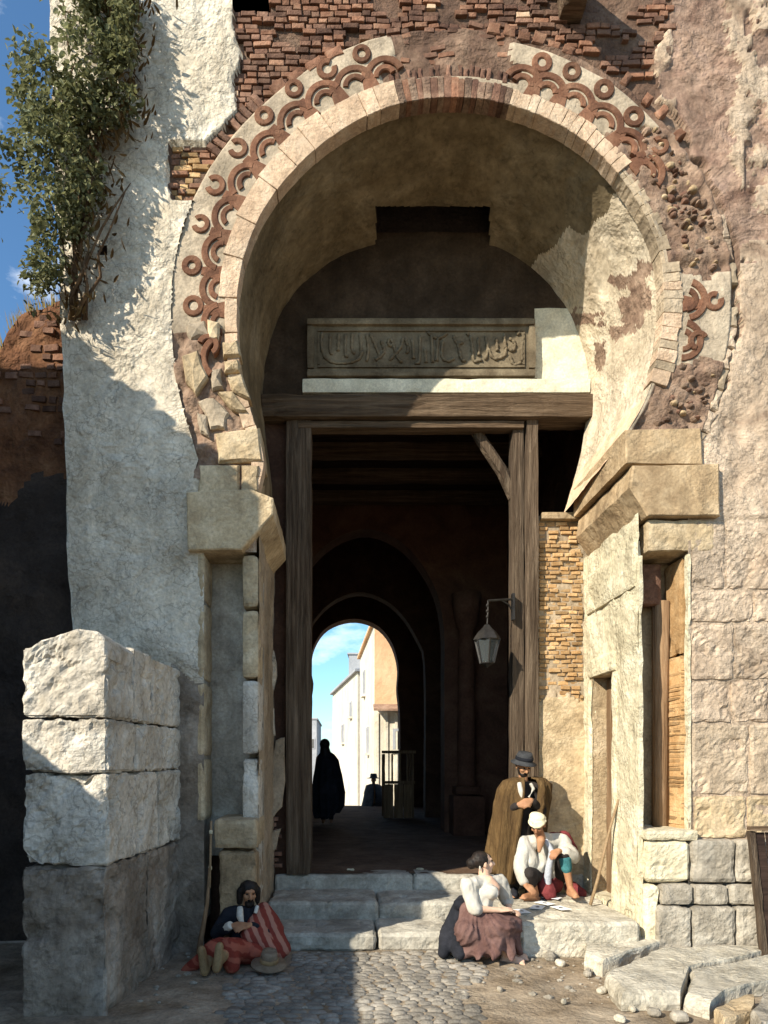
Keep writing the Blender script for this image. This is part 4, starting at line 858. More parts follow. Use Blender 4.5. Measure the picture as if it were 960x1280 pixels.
for (bx, by, rx, ry, dp) in blobs:
    for _ in range(int(rx * ry * .5)):
        while True:
            a, b, c = rl.uniform(-1, 1), rl.uniform(-1, 1), rl.uniform(-1, 1)
            if .15 < a * a + b * b + c * c < 1.15: break
        px = bx + a * rx; py = by + b * ry
        if pn(px / 24, py / 24, c, 1, 2, 5) < -.14 + max(0, (72 - px) / 170): continue
        if px > 64 and 60 < py < 112 and px < 104: continue
        if py > 150 and px > 188 - (py - 150) * .42 + 14 * pn(py / 14, 0, 0): continue
        if px < 62 and py < 60 and rl.random() < .75: continue
        if px < 40 and 300 < py and rl.random() < .6: continue
        dp2 = dp * .8 + .05; y = 6.66 - dp2 + c * dp2 * .95
        if px < 66: y += .2
        leaves.append((P(px, py, 6.72) + Vector((0, y - 6.72, 0)), rl))
rl.shuffle(leaves); lv = MB(); leaves.sort(key=lambda q: q[0].y); nl = 0
for k, (p, _) in enumerate(leaves):
    d = Vector((rl.gauss(-.1, .6), -abs(rl.gauss(.35, .4)), rl.gauss(-.55, .5))).normalized(); q = d.to_track_quat('Y', 'Z').to_euler(); q.rotate_axis('Y', rl.uniform(-.9, .9)); s = rl.uniform(.04, .085)
    if nl < 280 and k % 3 == 0: inst('leaf', lm[0 if p.x > X_(75) else 1], ivy, p, q, (s, s, s)); nl += 1
    else:
        mw = Matrix.LocRotScale(p, q, (s, s, s)); lv.add([mw @ v.co for v in lm[0].vertices], [tuple(f.vertices) for f in lm[0].polygons])
tag(lv.obj('foliage', 'leaf', ivy), kind='stuff')
dl = MB(); rd = random.Random(12)
for (bx, by, rx, ry) in ((160, 25, 34, 60), (165, 100, 26, 60), (150, 160, 34, 44), (125, 230, 30, 60), (110, 320, 26, 60), (95, 390, 14, 30), (110, 180, 40, 40), (80, 400, 20, 20)):
    for _ in range(int(rx * ry * .05)):
        px, py = rd.gauss(bx, rx * .5), rd.gauss(by, ry * .5)
        if px < 66 and py < 112 or 60 < py < 112 and px < 104: continue
        mw = Matrix.LocRotScale(P(px, py, 6.64 - rd.uniform(0, .14)), Euler((rd.uniform(2.2, 4), rd.uniform(-.8, .8), rd.uniform(-1, 1))), Vector((.05, .11, .08)) * rd.uniform(.6, 1.2)); dl.add([mw @ v.co for v in lm[0].vertices], [tuple(f.vertices) for f in lm[0].polygons])
tag(dl.obj('dry_shade_foliage', 'dry_shade_leaf', ivy), kind='stuff')  # dry growth, its brown also filling in for the ivy's shadow on the wall
sr = random.Random(8)
for k in range(9):
    x0_ = sr.uniform(85, 125); x1_ = sr.uniform(20, 160); y1_ = sr.uniform(10, 300); mb = MB(); pts = [P(x0_ + (x1_ - x0_) * (t / 6) ** 1.5 + sr.uniform(-8, 8), 400 + (y1_ - 400) * t / 6, 6.66 - .16 * math.sin(t * .5) - sr.uniform(0, .04)) for t in range(7)]
    mb.tube(pts, [.022 * sr.uniform(.6, 1.2) * (1 - t / 8) for t in range(7)], 6); mb.obj('stem', 'bark', ivy, True)
tw = MB()
for k in range(120):
    px, py = sr.uniform(70, 175), sr.uniform(0, 400)
    if px > 185 - py * .22: continue
    p = P(px, py, 6.66); q = p + Vector((sr.uniform(-.15, .15), -sr.uniform(.02, .2), sr.uniform(-.22, .1))); tw.tube([p, p.lerp(q, .5) + Vector((sr.uniform(-.03, .03), 0, .02)), q], [.009, .007, .004], 4)
tag(tw.obj('twigs', 'bark', ivy), kind='stuff')
# ================================================================ LANTERN
lt = thing('hanging_lantern', 'black iron lantern hanging from a bracket on the right door post', 'lantern', P(609, 790, 8.0))
YL = 8.0; c = P(609, 0, YL); mb = MB(); mb.tube([P(643, 749, 8.15), P(625, 750, YL + .05), P(610, 751, YL)], .014, 6); mb.tube([P(643, 768, 8.15), P(636, 756, 8.1), P(626, 750, YL + .06)], .011, 6); mb.box((X_(640, 8.15), 8.12, Z_(775, 8.15)), (X_(643, 8.15), 8.2, Z_(742, 8.15))); mb.obj('bracket', 'iron', lt)
mb = MB(); mb.tube([P(610, 751, YL), P(610, 762, YL), P(609, 780, YL)], .009, 6)
for k in range(3): mb.lathe((c.x, YL, Z_(757 + k * 7, YL)), [(.008, -.02), (.018, 0), (.008, .02)], 8)
mb.obj('chain', 'iron', lt)
mb = MB(); z0, z1, z2 = Z_(829, YL), Z_(800, YL), Z_(781, YL); mb.lathe((c.x, YL, 0), [(.165, z1), (.15, z1 + .03), (.11, z1 + .09), (.05, z2 - .03), (.03, z2)], 6); mb.obj('cap', 'iron', lt)
fr_ = MB(); gls = MB(); tp = [(c.x + .15 * math.cos(R(60 * k + 30)), YL + .15 * math.sin(R(60 * k + 30)), z1) for k in range(6)]; bt = [(c.x + .085 * math.cos(R(60 * k + 30)), YL + .085 * math.sin(R(60 * k + 30)), z0) for k in range(6)]
for k in range(6): fr_.tube([tp[k], bt[k]], .009, 5); fr_.tube([bt[k], bt[(k + 1) % 6]], .009, 5); fr_.tube([tp[k], tp[(k + 1) % 6]], .01, 5)
fr_.lathe((c.x, YL, z0 - .03), [(.01, -.02), (.03, 0), (.085, .028)], 6); fr_.obj('frame', 'iron', lt)
for k in range(6):
    g = MB(); q = (k + 1) % 6; cc = Vector((c.x, YL, (z0 + z1) / 2)); g.add([Vector(t) * .985 + cc * .015 for t in (tp[k], tp[q], bt[q], bt[k])], [(0, 1, 2, 3)]); g.obj('pane', 'lantern_glass', lt)

# ================================================================ LOOSE BLOCKS, RIGHT
tag(rough_box('stone_block', 'slab', (X_(650, 6.55), 6.55, -.03), (XJ - .06, 7.55, .335), None, .035, .02, 5, .035, 801, big=.012, lim=40), 'big flat stone block with playing cards lying on it', 'stone block', kind=None)
tag(rough_box('stone_block', 'slab', (X_(647, 6.9) - .02, 7.56, -.03), (XJ - .04, 8.28, .338), None, .04, .02, 5, .03, 802, big=.012, lim=40), 'flat stone at the foot of the right jamb under the seated man', 'stone block')
def slabstone(poly, z0, z1, seed, label, m='slab', tilt=0):
    v = []; f = []; n0 = 9; pts = []
    for i, (x, y) in enumerate(poly):
        x2, y2 = poly[(i + 1) % len(poly)]
        for t in range(n0): pts.append((x + (x2 - x) * t / n0, y + (y2 - y) * t / n0))
    a = np.array(pts); c = a.mean(0); rings = [(1, z0), (1.01, z0 + (z1 - z0) * .35), (.995, z0 + (z1 - z0) * .7), (.975, z1 - .02), (.93, z1)] + [(k, z1) for k in (.75, .5, .25)]; n = len(a)
    V = np.array([(c[0] + (x - c[0]) * s, c[1] + (y - c[1]) * s, z) for s, z in rings for x, y in a] + [(c[0], c[1], z1)])
    dv = V - np.array([c[0], c[1], (z0 + z1) / 2]); dv /= np.linalg.norm(dv, axis=1, keepdims=True) + 1e-9
    V += dv * (.07 * fbm(V, 4.5, 4, seed) - .02)[:, None]; V[:, 2] += .02 * fbm(V, 3, 3, seed + 1); V[:, 2] += tilt * (V[:, 1] - c[1])
    for r in range(len(rings) - 1):
        for k in range(n): f.append((r * n + k, r * n + (k + 1) % n, (r + 1) * n + (k + 1) % n, (r + 1) * n + k))
    m0 = (len(rings) - 1) * n
    for k in range(n): f.append((m0 + k, m0 + (k + 1) % n, len(V) - 1))
    return tag(obj('stone_slab', V, f, m, at=(c[0], c[1], z0)), label, 'stone slab')
G = lambda px, py, z=0: tuple(P(px, py, (CH - z) * F / (py - HY))[:2])
def gp(*q, z=0): return [G(x, y, z) for x, y in q]
slabstone(gp((727, 1213), (752, 1222), (838, 1192), (790, 1182), (730, 1196)), -.02, .15, 811, 'pale squared stone between the card block and the long slabs')
slabstone(gp((752, 1234), (775, 1262), (850, 1262), (862, 1226), (985, 1200), (905, 1196), (826, 1200)), -.02, .13, 812, 'long flat stone slab with a broken front edge at right')
slabstone(gp((852, 1262), (885, 1274), (905, 1258), (990, 1236), (990, 1202), (864, 1228)), -.02, .12, 813, 'flat slab at the right edge with a mossy chip')
slabstone(gp((888, 1276), (905, 1292), (950, 1278), (945, 1256), (910, 1260)), -.02, .10, 814, 'rough wedge of stone leaning on the slabs at lower right', 'ashlar_warm')
slabstone(gp((938, 1280), (950, 1300), (990, 1290), (985, 1255), (955, 1256)), -.02, .11, 815, 'dark broken stone in the bottom right corner', 'ashlar_grey')
loose = [(735, 1219, 14, 'loose stone touching the squared stone between block and slabs'), (700, 1206, 12, 'small stone right under the front face of the card block'), (688, 1199, 16, 'flat low stone at the left front foot of the card block'), (752, 1240, 12, 'loose stone beside the left tip of the long slab'), (818, 1268, 15, 'rounded stone before the broken front edge of the long slab'), (790, 1262, 10, 'small stone under the front edge of the long slab'), (850, 1275, 20, 'larger stone at the joint where the long slab meets the mossy slab'), (775, 1275, 12, 'loose stone at the bottom edge below the long slab'), (925, 1276, 14, 'loose stone between the rough wedge and the corner stone'), (705, 1252, 8, 'lone small stone on the earth left of the slabs'), (625, 1237, 7, 'lone pebble sized stone on the earth before the woman')]
for k, (px, py, r, lb) in enumerate(loose):
    x, y = G(px, py); s = r * y / F * .62
    tag(rough_box('loose_stone', 'slab' if k % 2 else 'ashlar_grey', (x - s, y - s * .7, -.02), (x + s, y + s * .7, s * .95), None, s * .35, s * .35, 2.2 / s * .12, s * .6, 830 + k, rot=random.uniform(0, 3)), lb, 'stone', 'loose stones in front of the slabs')
fb = thing('leaning_hatch', 'dark weathered wooden hatch with a pale edge leaning at the right edge of the picture', 'hatch', P(975, 1190, 6.3))
sh = lambda p, h: np.stack([p[:, 0] - (p[:, 2] / h[2]) * .02, p[:, 1] + (p[:, 2] + h[2]) * .12, p[:, 2]], 1)
rough_box('upright', 'wood_v', (X_(948, 6.3), 6.26, .0), (X_(957, 6.3), 6.32, Z_(1040, 6.3)), fb, .05, .01, 5, .008, 850, shear=sh)
rough_box('upright', 'wood_v', (X_(1010, 6.3), 6.26, .0), (X_(1019, 6.3), 6.32, Z_(1040, 6.3)), fb, .05, .01, 5, .008, 851, shear=sh)
rough_box('crossbar', 'wood_h', (X_(944, 6.3), 6.38, Z_(1040, 6.3)), (X_(1024, 6.3), 6.45, Z_(1034, 6.3)), fb, .05, .01, 5, .008, 852)
for k in range(4): rough_box('frame_board', 'wood_dark', (X_(957.5 + k * 13, 6.3), 6.285, .02), (X_(969.5 + k * 13, 6.3), 6.305, Z_(1042, 6.3)), fb, .06, .006, 5, .005, 853 + k, shear=sh)
def pole(name, a, b, r0, r1, m, label, cat, wob=.006):
    t = np.linspace(0, 1, 9); pts = [Vector(a).lerp(Vector(b), q) + Vector((wob * math.sin(q * 7), 0, 0)) for q in t]
    mb = MB(); mb.tube(pts, [r0 + (r1 - r0) * q for q in t], 7); return tag(mb.obj(name, m, None, True, at=a), label, cat)
pole('walking_stick', P(738, 1131, 7.28), P(773, 999, 7.24), .018, .013, 'stick', 'thin wooden staff leaning against the sunlit right jamb', 'stick')
gun = thing('long_musket', 'long slender musket with pale brass bands leaning beside the reclining man', 'musket', P(247, 1200, 6.35))
mb = MB(); mb.tube([P(262, 1110, 6.42), P(264, 1026, 6.5)], .011, 7); mb.obj('barrel', 'stick', gun, True)
mb = MB(); mb.tube([P(247, 1205, 6.33), P(252, 1170, 6.36), P(259, 1130, 6.4), P(262, 1085, 6.45)], [.03, .026, .018, .013], 7); mb.obj('stock', 'wood_door', gun, True)
for k, (x, y) in enumerate(((263.6, 1040), (262.6, 1085))): mb = MB(); mb.lathe(P(x, y, 6.46 + .02 * (1 - k)), [(.014, -.02), (.019, -.012), (.019, .012), (.014, .02)], 8); mb.obj('band', 'limestone', gun, True)
# cards
cards = [(656, 1138, .3), (683, 1134, -.4), (690, 1128, .5), (697, 1132, .15), (702, 1121, 1.2), (704, 1136, -.2)]
for k, (px, py, a) in enumerate([(652, 1139, .2), (672, 1134, -.5), (681, 1129, .6), (690, 1122, .9), (701, 1135, .35)]):
    z = .341 + .004 * k; x, y = G(px, py, z)
    t = thing('playing_card', ['playing card at the left corner of the block by the woman', 'playing card second from left in the middle of the block', 'large white playing card lying in the middle of the spread', 'playing card farthest back before the seated man', 'playing card at the right end of the spread'][k], 'playing card', (x, y, z), 'playing cards on the stone block')
    cs, sn = math.cos(a), math.sin(a); hw, hh = (.062, .095)
    tr = lambda u, v, w: (x + u * cs - v * sn, y + u * sn + v * cs, z + w)
    obj('card_face', [tr(u, v, w) for w in (0, .003) for u, v in ((-hw, -hh), (hw, -hh), (hw, hh), (-hw, hh))], [(0, 3, 2, 1), (4, 5, 6, 7), (0, 1, 5, 4), (1, 2, 6, 5), (2, 3, 7, 6), (3, 0, 4, 7)], 'card', t)
    obj('pip', [tr(.022 * math.cos(R(60 * q)), .03 * math.sin(R(60 * q)), .0045) for q in range(6)], [(0, 1, 2, 3, 4, 5)], 'card_ink', t)

# ================================================================ STREET BEYOND
def house(name, label, x0, x1, y0, y1, z1, m, roof='flat', wins=(), extra=None):
    t = thing(name, label, 'house', (x0, y0, -1)); mb = MB(); mb.box((x0, y0, -3), (x1, y1, z1)); w = mb.obj('wall', m, t)
    if roof == 'gable':
        r = MB(); r.add([(x0 - .15, y0 - .15, z1), (x1 + .15, y0 - .15, z1), (x1 + .15, y1, z1), (x0 - .15, y1, z1), ((x0 + x1) / 2, y0 - .15, z1 + 1.1), ((x0 + x1) / 2, y1, z1 + 1.1)], [(0, 1, 4), (1, 2, 5, 4), (2, 3, 5), (3, 0, 4, 5), (0, 3, 2, 1)]); r.obj('roof', 'house_grey', t)
    else: r = MB(); r.box((x0 - .1, y0 - .1, z1), (x1 + .1, y1 + .1, z1 + .15)); r.obj('roof', m, t)
    for (side, a, z, wd, ht) in wins:
        q = MB(); g = MB()
        if side == 'f': q.box((a - wd / 2 - .08, y0 - .06, z - .08), (a + wd / 2 + .08, y0 - .002, z + ht + .08)); g.box((a - wd / 2, y0 - .08, z), (a + wd / 2, y0 - .05, z + ht))
        else: q.box((x0 - .06, a - wd / 2 - .08, z - .08), (x0 - .002, a + wd / 2 + .08, z + ht + .08)); g.box((x0 - .08, a - wd / 2, z), (x0 - .05, a + wd / 2, z + ht))
        f = q.obj('window', 'house_grey', t); g.obj('pane', 'window_dark', f)
    return t
def house2(name, label, foot, z1, m, wins=(), roof=None, rise=0):
    """foot: counter-clockwise (x, y) corners; wins: (edge, t, z, width, height)"""
    t = thing(name, label, 'house', (foot[0][0], foot[0][1], -1)); n = len(foot); v = [(x, y, -3) for x, y in foot] + [(x, y, z1) for x, y in foot]
    obj('wall', v, [(i, (i + 1) % n, n + (i + 1) % n, n + i) for i in range(n)] + [tuple(range(n, 2 * n))], m, t)
    cx = sum(q[0] for q in foot) / n; cy = sum(q[1] for q in foot) / n; e = [(cx + (x - cx) * 1.05, cy + (y - cy) * 1.03) for x, y in foot]
    v = [(x, y, z1 + .004) for x, y in e] + [(x, y, z1 + .14) for x, y in e] + [(cx, cy, z1 + .15 + rise)]
    obj('roof', v, [(i, (i + 1) % n, n + (i + 1) % n, n + i) for i in range(n)] + [(n + i, n + (i + 1) % n, 2 * n) for i in range(n)] + [tuple(range(n - 1, -1, -1))], roof or 'roof_tile', t)
    for (e_, tt, z, w, h) in wins:
        a = Vector((*foot[e_], 0)); b = Vector((*foot[(e_ + 1) % n], 0)); d = (b - a).normalized(); o = Vector((d.y, -d.x, 0)); c = a.lerp(b, tt); 
        def bxx(x0, x1, z0, z1_, o0, o1): return [c + d * xx + o * oo + Vector((0, 0, zz)) for zz in (z0, z1_) for xx, oo in ((x0, o0), (x1, o0), (x1, o1), (x0, o1))]
        q6 = [(0, 1, 2, 3), (7, 6, 5, 4), (0, 4, 5, 1), (1, 5, 6, 2), (2, 6, 7, 3), (3, 7, 4, 0)]
        fr_ = MB()
        for x0, x1, a0, a1 in ((-w / 2 - .1, -w / 2, z, z + h), (w / 2, w / 2 + .1, z, z + h), (-w / 2 - .1, w / 2 + .1, z + h, z + h + .1), (-.03, .03, z, z + h)): fr_.add(bxx(x0, x1, a0, a1, .005, .07), q6)
        fo = fr_.obj('window', 'house_grey', t); g = MB(); g.add(bxx(-w / 2, w / 2, z, z + h, .004, .02), q6); g.obj('pane', 'window_dark', fo); g = MB(); g.add(bxx(-w / 2 - .18, w / 2 + .18, z - .1, z - .004, .005, .16), q6); g.obj('sill', 'house_white', fo)
    return t
hp = lambda px, Y: ((px - CX) * Y / F, Y)
hA = house2('town_house', 'tall house with orange upper wall on the right of the street beyond', [hp(468, 26), hp(640, 26), (6.5, 35), hp(450, 35)], 7.1, 'house_white', [(3, .4, 4.9, .7, 1.0), (3, .66, 2.2, .6, 1.0), (0, .19, 2.3, .4, .7)], 'house_orange')
ax = hp(468, 26)[0]
mb = MB(); mb.box((ax + .002, 25.93, 3.95), (6.4, 25.997, 7.08)); mb.obj('upper_render', 'house_orange', hA)
mb = MB(); mb.add([(ax - .05, 25.9, 3.95), (6.4, 25.9, 3.95), (6.4, 25.5, 3.75), (ax - .05, 25.5, 3.75), (ax - .05, 25.9, 4.03), (6.4, 25.9, 4.03), (6.4, 25.5, 3.83), (ax - .05, 25.5, 3.83)], [(0, 1, 2, 3), (7, 6, 5, 4), (0, 4, 5, 1), (1, 5, 6, 2), (2, 6, 7, 3), (3, 7, 4, 0)]); mb.obj('canopy', 'roof_tile', hA)
for k in range(4): mb = MB(); mb.box((ax + .06 + k * .36, 25.94, -.5), (ax + .16 + k * .36, 25.999, 3.7)); mb.obj('pilaster', 'house_white', hA)
hB = house2('town_house', 'white house with grey roof set at an angle farther down the street', [hp(416, 50), hp(447, 37), (9, 40), (6, 60)], 6.7, 'house_white', [(0, .5, 3.0, .9, 1.1), (0, .8, 4.4, .6, .8)], 'house_grey', 1.8)
house2('town_house', 'pale narrow house with a flat top between the two larger street houses', [hp(436, 58), hp(462, 58), (9, 66), (1, 66)], 10.9, 'house_grey', [(0, .3, 7.6, .6, .9)], 'house_grey', .6)
house('town_house', 'distant grey house at the left side of the street beyond', -6, -2.35, 62, 75, 5.6, 'house_grey', wins=[('f', -2.8, 3, .4, .8)])
house('town_house', 'low pale house closing the far end of the street', -2.0, 5, 85, 95, 1.8, 'house_white', 'gable')
bt_ = thing('wooden_booth', 'small wooden stall with railings inside the passage near its far end', 'stall', (1.3, 16.2, .52))
YS = 16.1; bx = lambda px: (px - CX) * YS / F; bzz = lambda py: CH - (py - HY) * YS / F
for k in range(3): rough_box('panel', 'wood_door', (bx(480.5 + k * 12), YS, .52), (bx(492 + k * 12), YS + .05, bzz(980)), bt_, .12, .01, 4, .008, 870 + k)
for k, px in enumerate((479, 489, 499, 508, 515)): rough_box('post', 'wood_door', (bx(px), YS - .02, bzz(979) if 0 < k < 4 else .52), (bx(px + 2.6), YS + .06, bzz(942)), bt_, .12, .008, 4, .008, 880 + k)
rough_box('rail', 'wood_door', (bx(478), YS - .03, bzz(980)), (bx(519), YS + .07, bzz(976)), bt_, .12, .008, 4, .008, 890); rough_box('rail', 'wood_door', (bx(477), YS - .03, bzz(942)), (bx(520), YS + .07, bzz(938)), bt_, .12, .008, 4, .008, 891)
for k, px in enumerate((479, 515)): rough_box('post', 'wood_door', (bx(px), YS + .6, .52), (bx(px + 2.6), YS + .68, bzz(942)), bt_, .12, .008, 4, .008, 893 + k)

# ================================================================ PEOPLE
def capsule(mb, a, b, ra, rb, n=10):
    a, b = Vector(a), Vector(b); d = b - a; L_ = d.length
    if L_ < 1e-5: d = Vector((0, 0, 1))
    d.normalize(); u = d.cross(Vector((.31, .17, .93)));
    if u.length < .05: u = d.cross(Vector((1, 0, 0)))
    u.normalize(); w = d.cross(u); rings = []
    for t in (-80, -45, 0): rings.append((a + d * ra * math.sin(R(t)), ra * math.cos(R(t))))
    for t in (0, 45, 80): rings.append((b + d * rb * math.sin(R(t)), rb * math.cos(R(t))))
    v = []; f = []
    for c, r in rings:
        for k in range(n): t = 2 * math.pi * k / n; v.append(c + (u * math.cos(t) + w * math.sin(t)) * r)
    for i in range(len(rings) - 1):
        for k in range(n): f.append((i * n + k, i * n + (k + 1) % n, (i + 1) * n + (k + 1) % n, (i + 1) * n + k))
    f.append(tuple(range(n - 1, -1, -1))); f.append(tuple((len(rings) - 1) * n + k for k in range(n)))
    mb.add(v, f)
def frame_of(d, up=(0, 0, 1)):
    f = Vector(d).normalized(); s = f.cross(Vector(up)); s.normalize(); u = s.cross(f); return f, s, u
def ell(mb, c, r, d=(0, -1, 0), n=12):
    """ellipsoid with radii (side, forward, up) in the frame of forward direction d"""
    f, s, u = frame_of(d); c = Vector(c); v = []; fc = []; m = n // 2
    for i in range(m + 1):
        p = -math.pi / 2 + math.pi * (i * .96 + .02 * m) / m
        for k in range(n):
            t = 2 * math.pi * k / n; v.append(c + s * r[0] * math.cos(p) * math.cos(t) + f * r[1] * math.cos(p) * math.sin(t) + u * r[2] * math.sin(p))
    for i in range(m):
        for k in range(n): fc.append((i * n + k, i * n + (k + 1) % n, (i + 1) * n + (k + 1) % n, (i + 1) * n + k))
    fc.append(tuple(range(n - 1, -1, -1))); fc.append(tuple(m * n + k for k in range(n))); mb.add(v, fc)
def vox(mb, name, m, parent, size=.012, it=2, disp=None, fac=.5):
    me = bpy.data.meshes.new(name); me.from_pydata([tuple(q) for q in mb.v], [], mb.f); bmm = bmesh.new(); bmm.from_mesh(me); bmesh.ops.recalc_face_normals(bmm, faces=bmm.faces); bmm.to_mesh(me); bmm.free()
    t = bpy.data.objects.new('tmp', me); C.objects.link(t); q = t.modifiers.new('r', 'REMESH'); q.mode = 'VOXEL'; q.voxel_size = size
    if it: q = t.modifiers.new('s', 'SMOOTH'); q.factor = fac; q.iterations = it
    ev = t.evaluated_get(bpy.context.evaluated_depsgraph_get()); m2 = bpy.data.meshes.new_from_object(ev); bpy.data.objects.remove(t)
    nv = len(m2.vertices); co_ = np.empty(nv * 3); m2.vertices.foreach_get('co', co_); co_ = co_.reshape(-1, 3)
    if disp is not None:
        no = np.empty(nv * 3); m2.vertices.foreach_get('normal', no); no = no.reshape(-1, 3); co_ = co_ + no * disp(co_)[:, None]
    co_ = co_ - np.array(wloc(parent)); m2.vertices.foreach_set('co', co_.ravel()); m2.materials.clear(); m2.materials.append(M_(m)); m2.polygons.foreach_set('use_smooth', [True] * len(m2.polygons)); m2.update()
    m2.name = name; o = bpy.data.objects.new(name, m2); C.objects.link(o); o.parent = parent; return o
def folds(amp, fx=14, fz_=3, seed=0):
    return lambda p: amp * (1 - np.abs(fbm(p * np.array([fx, fx, fz_]) * .5, 1, 3, seed)) * 3) * .6 + amp * .6 * fbm(p, 9, 2, seed + 4)
def head(mb, c, d, sc=1):
    f, s, u = frame_of(d); c = Vector(c); k = sc
    ell(mb, c + u * .025 * k - f * .008 * k, (.073 * k, .092 * k, .092 * k), d); ell(mb, c - u * .04 * k + f * .02 * k, (.056 * k, .066 * k, .068 * k), d)
    ell(mb, c - u * .088 * k + f * .056 * k, (.028 * k, .024 * k, .02 * k), d)                       # chin
    capsule(mb, c + f * .082 * k + u * .02 * k, c + f * .107 * k - u * .026 * k, .010 * k, .017 * k)    # nose
    ell(mb, c + f * .074 * k + u * .034 * k, (.052 * k, .018 * k, .012 * k), d)                       # brow
    ell(mb, c + f * .077 * k - u * .053 * k, (.026 * k, .014 * k, .012 * k), d)                       # lips
    for q in (-1, 1): ell(mb, c + s * q * .076 * k - f * .005 * k - u * .005 * k, (.012 * k, .02 * k, .033 * k), d); ell(mb, c + s * q * .035 * k + f * .062 * k - u * .018 * k, (.026 * k, .024 * k, .024 * k), d)
def eyes(parent, c, d, sc=1):
    f, s, u = frame_of(d)
    for q in (-1, 1): mb = MB(); ell(mb, Vector(c) + (s * q * .031 + f * .0845 + u * .014) * sc, (.014 * sc, .008 * sc, .009 * sc), d, 8); mb.obj('eye', 'eye', parent, True)
def hand(mb, w, d, nrm, side=1, curl=.7, sc=1):
    """palm from the wrist along d, nrm = back of the hand; five separate fingers"""
    d = Vector(d).normalized(); nrm = Vector(nrm); nrm = (nrm - d * nrm.dot(d)).normalized(); s = d.cross(nrm) * side; w = Vector(w); k = sc
    for q in (-1.5, -.5, .5, 1.5): capsule(mb, w + s * q * .012 * k, w + d * .085 * k + s * q * .02 * k, .016 * k, .0125 * k, 8)
    for q, ln in ((-1.5, .072), (-.5, .083), (.5, .078), (1.5, .06)):
        a = w + d * .088 * k + s * q * .0215 * k; d1 = (d * math.cos(curl * .6) - nrm * math.sin(curl * .6)); d2 = (d * math.cos(curl * 1.6) - nrm * math.sin(curl * 1.6))
        b = a + d1 * ln * .52 * k; capsule(mb, a, b, .0095 * k, .0085 * k, 8); capsule(mb, b, b + d2 * ln * .48 * k, .0085 * k, .007 * k, 8)
    a = w + d * .025 * k - s * .03 * k; b = a + (d * .75 - s * .55 - nrm * .3).normalized() * .04 * k; capsule(mb, a, b, .013 * k, .011 * k, 8); capsule(mb, b, b + (d * .9 - s * .1 - nrm * .4).normalized() * .032 * k, .0105 * k, .008 * k, 8)
def foot(mb, an, toe, sole, sc=1, r=1):
    an, toe = Vector(an), Vector(toe); d = (toe - an).normalized(); so_ = Vector(sole); heel = an - d * .03 + so_ * .06
    capsule(mb, an, heel, .038 * r, .036 * r); capsule(mb, heel, toe - d * .06 + so_ * .02, .036 * r, .038 * r); capsule(mb, an + d * .02, toe - d * .03, .036 * r, .026 * r); ball = toe - d * .05 + so_ * .02
    if r <= 1:
        s = d.cross(so_)
        for q in range(5): capsule(mb, ball + s * (q - 2) * .014, ball + s * (q - 2) * .016 + d * (.05 - .006 * abs(q - 1)), .013, .0095, 7)
def torso(mb, J, k=1, w=0):
    capsule(mb, J['hipL'], J['hipR'], .095 * k + w, .095 * k + w); capsule(mb, J['pel'], J['chest'], .12 * k + w, .125 * k + w)
    up = (Vector(J['shL']) + Vector(J['shR'])) / 2; capsule(mb, J['chest'], up, .13 * k + w, .095 * k + w)
    a, b = Vector(J['shL']), Vector(J['shR']); capsule(mb, a.lerp(b, .1), b.lerp(a, .1), .066 * k + w, .066 * k + w)
def neck(mb, J): capsule(mb, Vector(J['neck']) - Vector((0, 0, .04)), Vector(J['head']) - Vector((0, 0, .03)), .058, .05)
def arm(mb, J, q, k=1, w=0, to=1.0):
    s, e, h = Vector(J['sh' + q]), Vector(J['el' + q]), Vector(J['wr' + q]); capsule(mb, s, e, .052 * k + w, .041 * k + w)
    if to > .5: capsule(mb, e, e.lerp(h, (to - .5) * 2), .042 * k + w, (.042 + (.027 - .042) * (to - .5) * 2) * k + w)
def leg(mb, J, q, k=1, w=0, to=1.0):
    h, n, a = Vector(J['hip' + q]), Vector(J['kn' + q]), Vector(J['an' + q]); capsule(mb, h, n, .088 * k + w, .058 * k + w)
    if to > .5:
        e = n.lerp(a, (to - .5) * 2); capsule(mb, n, e, .055 * k + w, (.055 - .02 * (to - .5) * 2) * k + w)
        if to > .9: d = (a - n); back = Vector((0, .02, 0)); capsule(mb, n + d * .15 + back, n + d * .5 + back, .045 * k + w, .04 * k + w)
def cloak(name, m, parent, rows, a0, a1, nf=9, depth=.12, hem=None, seed=0, th=.012, nA=110):
    v = []; f = []; rows2 = []
    for i in range(len(rows) - 1):
        for t in range(5): rows2.append([rows[i][k] + (rows[i + 1][k] - rows[i][k]) * t / 5 for k in range(5)])
    rows2.append(list(rows[-1])); nr = len(rows2); rnd_ = random.Random(seed); ph = [rnd_.uniform(0, 6) for _ in range(6)]
    for i, (z, cx, cy, rx, ry) in enumerate(rows2):
        t = i / (nr - 1)
        for k in range(nA + 1):
            a = R(a0 + (a1 - a0) * k / nA); wa = a + .12 * math.sin(3 * t + 2 * a + ph[4]); g = 1 + depth * (t ** .7) * (.9 * (.55 - abs(math.sin(nf * .5 * wa + ph[0] + .8 * t)) ** .7) + .35 * math.sin(nf * 1.63 * wa + ph[1] - 2 * t) * (.5 + .5 * math.sin(2 * a + ph[5] + 2 * t)) + .25 * math.sin(nf * .37 * a + ph[2]))
            v.append((cx + rx * g * math.cos(a), cy + ry * g * math.sin(a), z + (t * hem(a) if hem else 0) + .012 * t * math.sin(5 * a + ph[3])))
    for i in range(nr - 1):
        for k in range(nA): f.append((i * (nA + 1) + k, i * (nA + 1) + k + 1, (i + 1) * (nA + 1) + k + 1, (i + 1) * (nA + 1) + k))
    o = obj(name, v, f, m, parent, True); s = o.modifiers.new('thick', 'SOLIDIFY'); s.thickness = th; s.offset = 0; return o
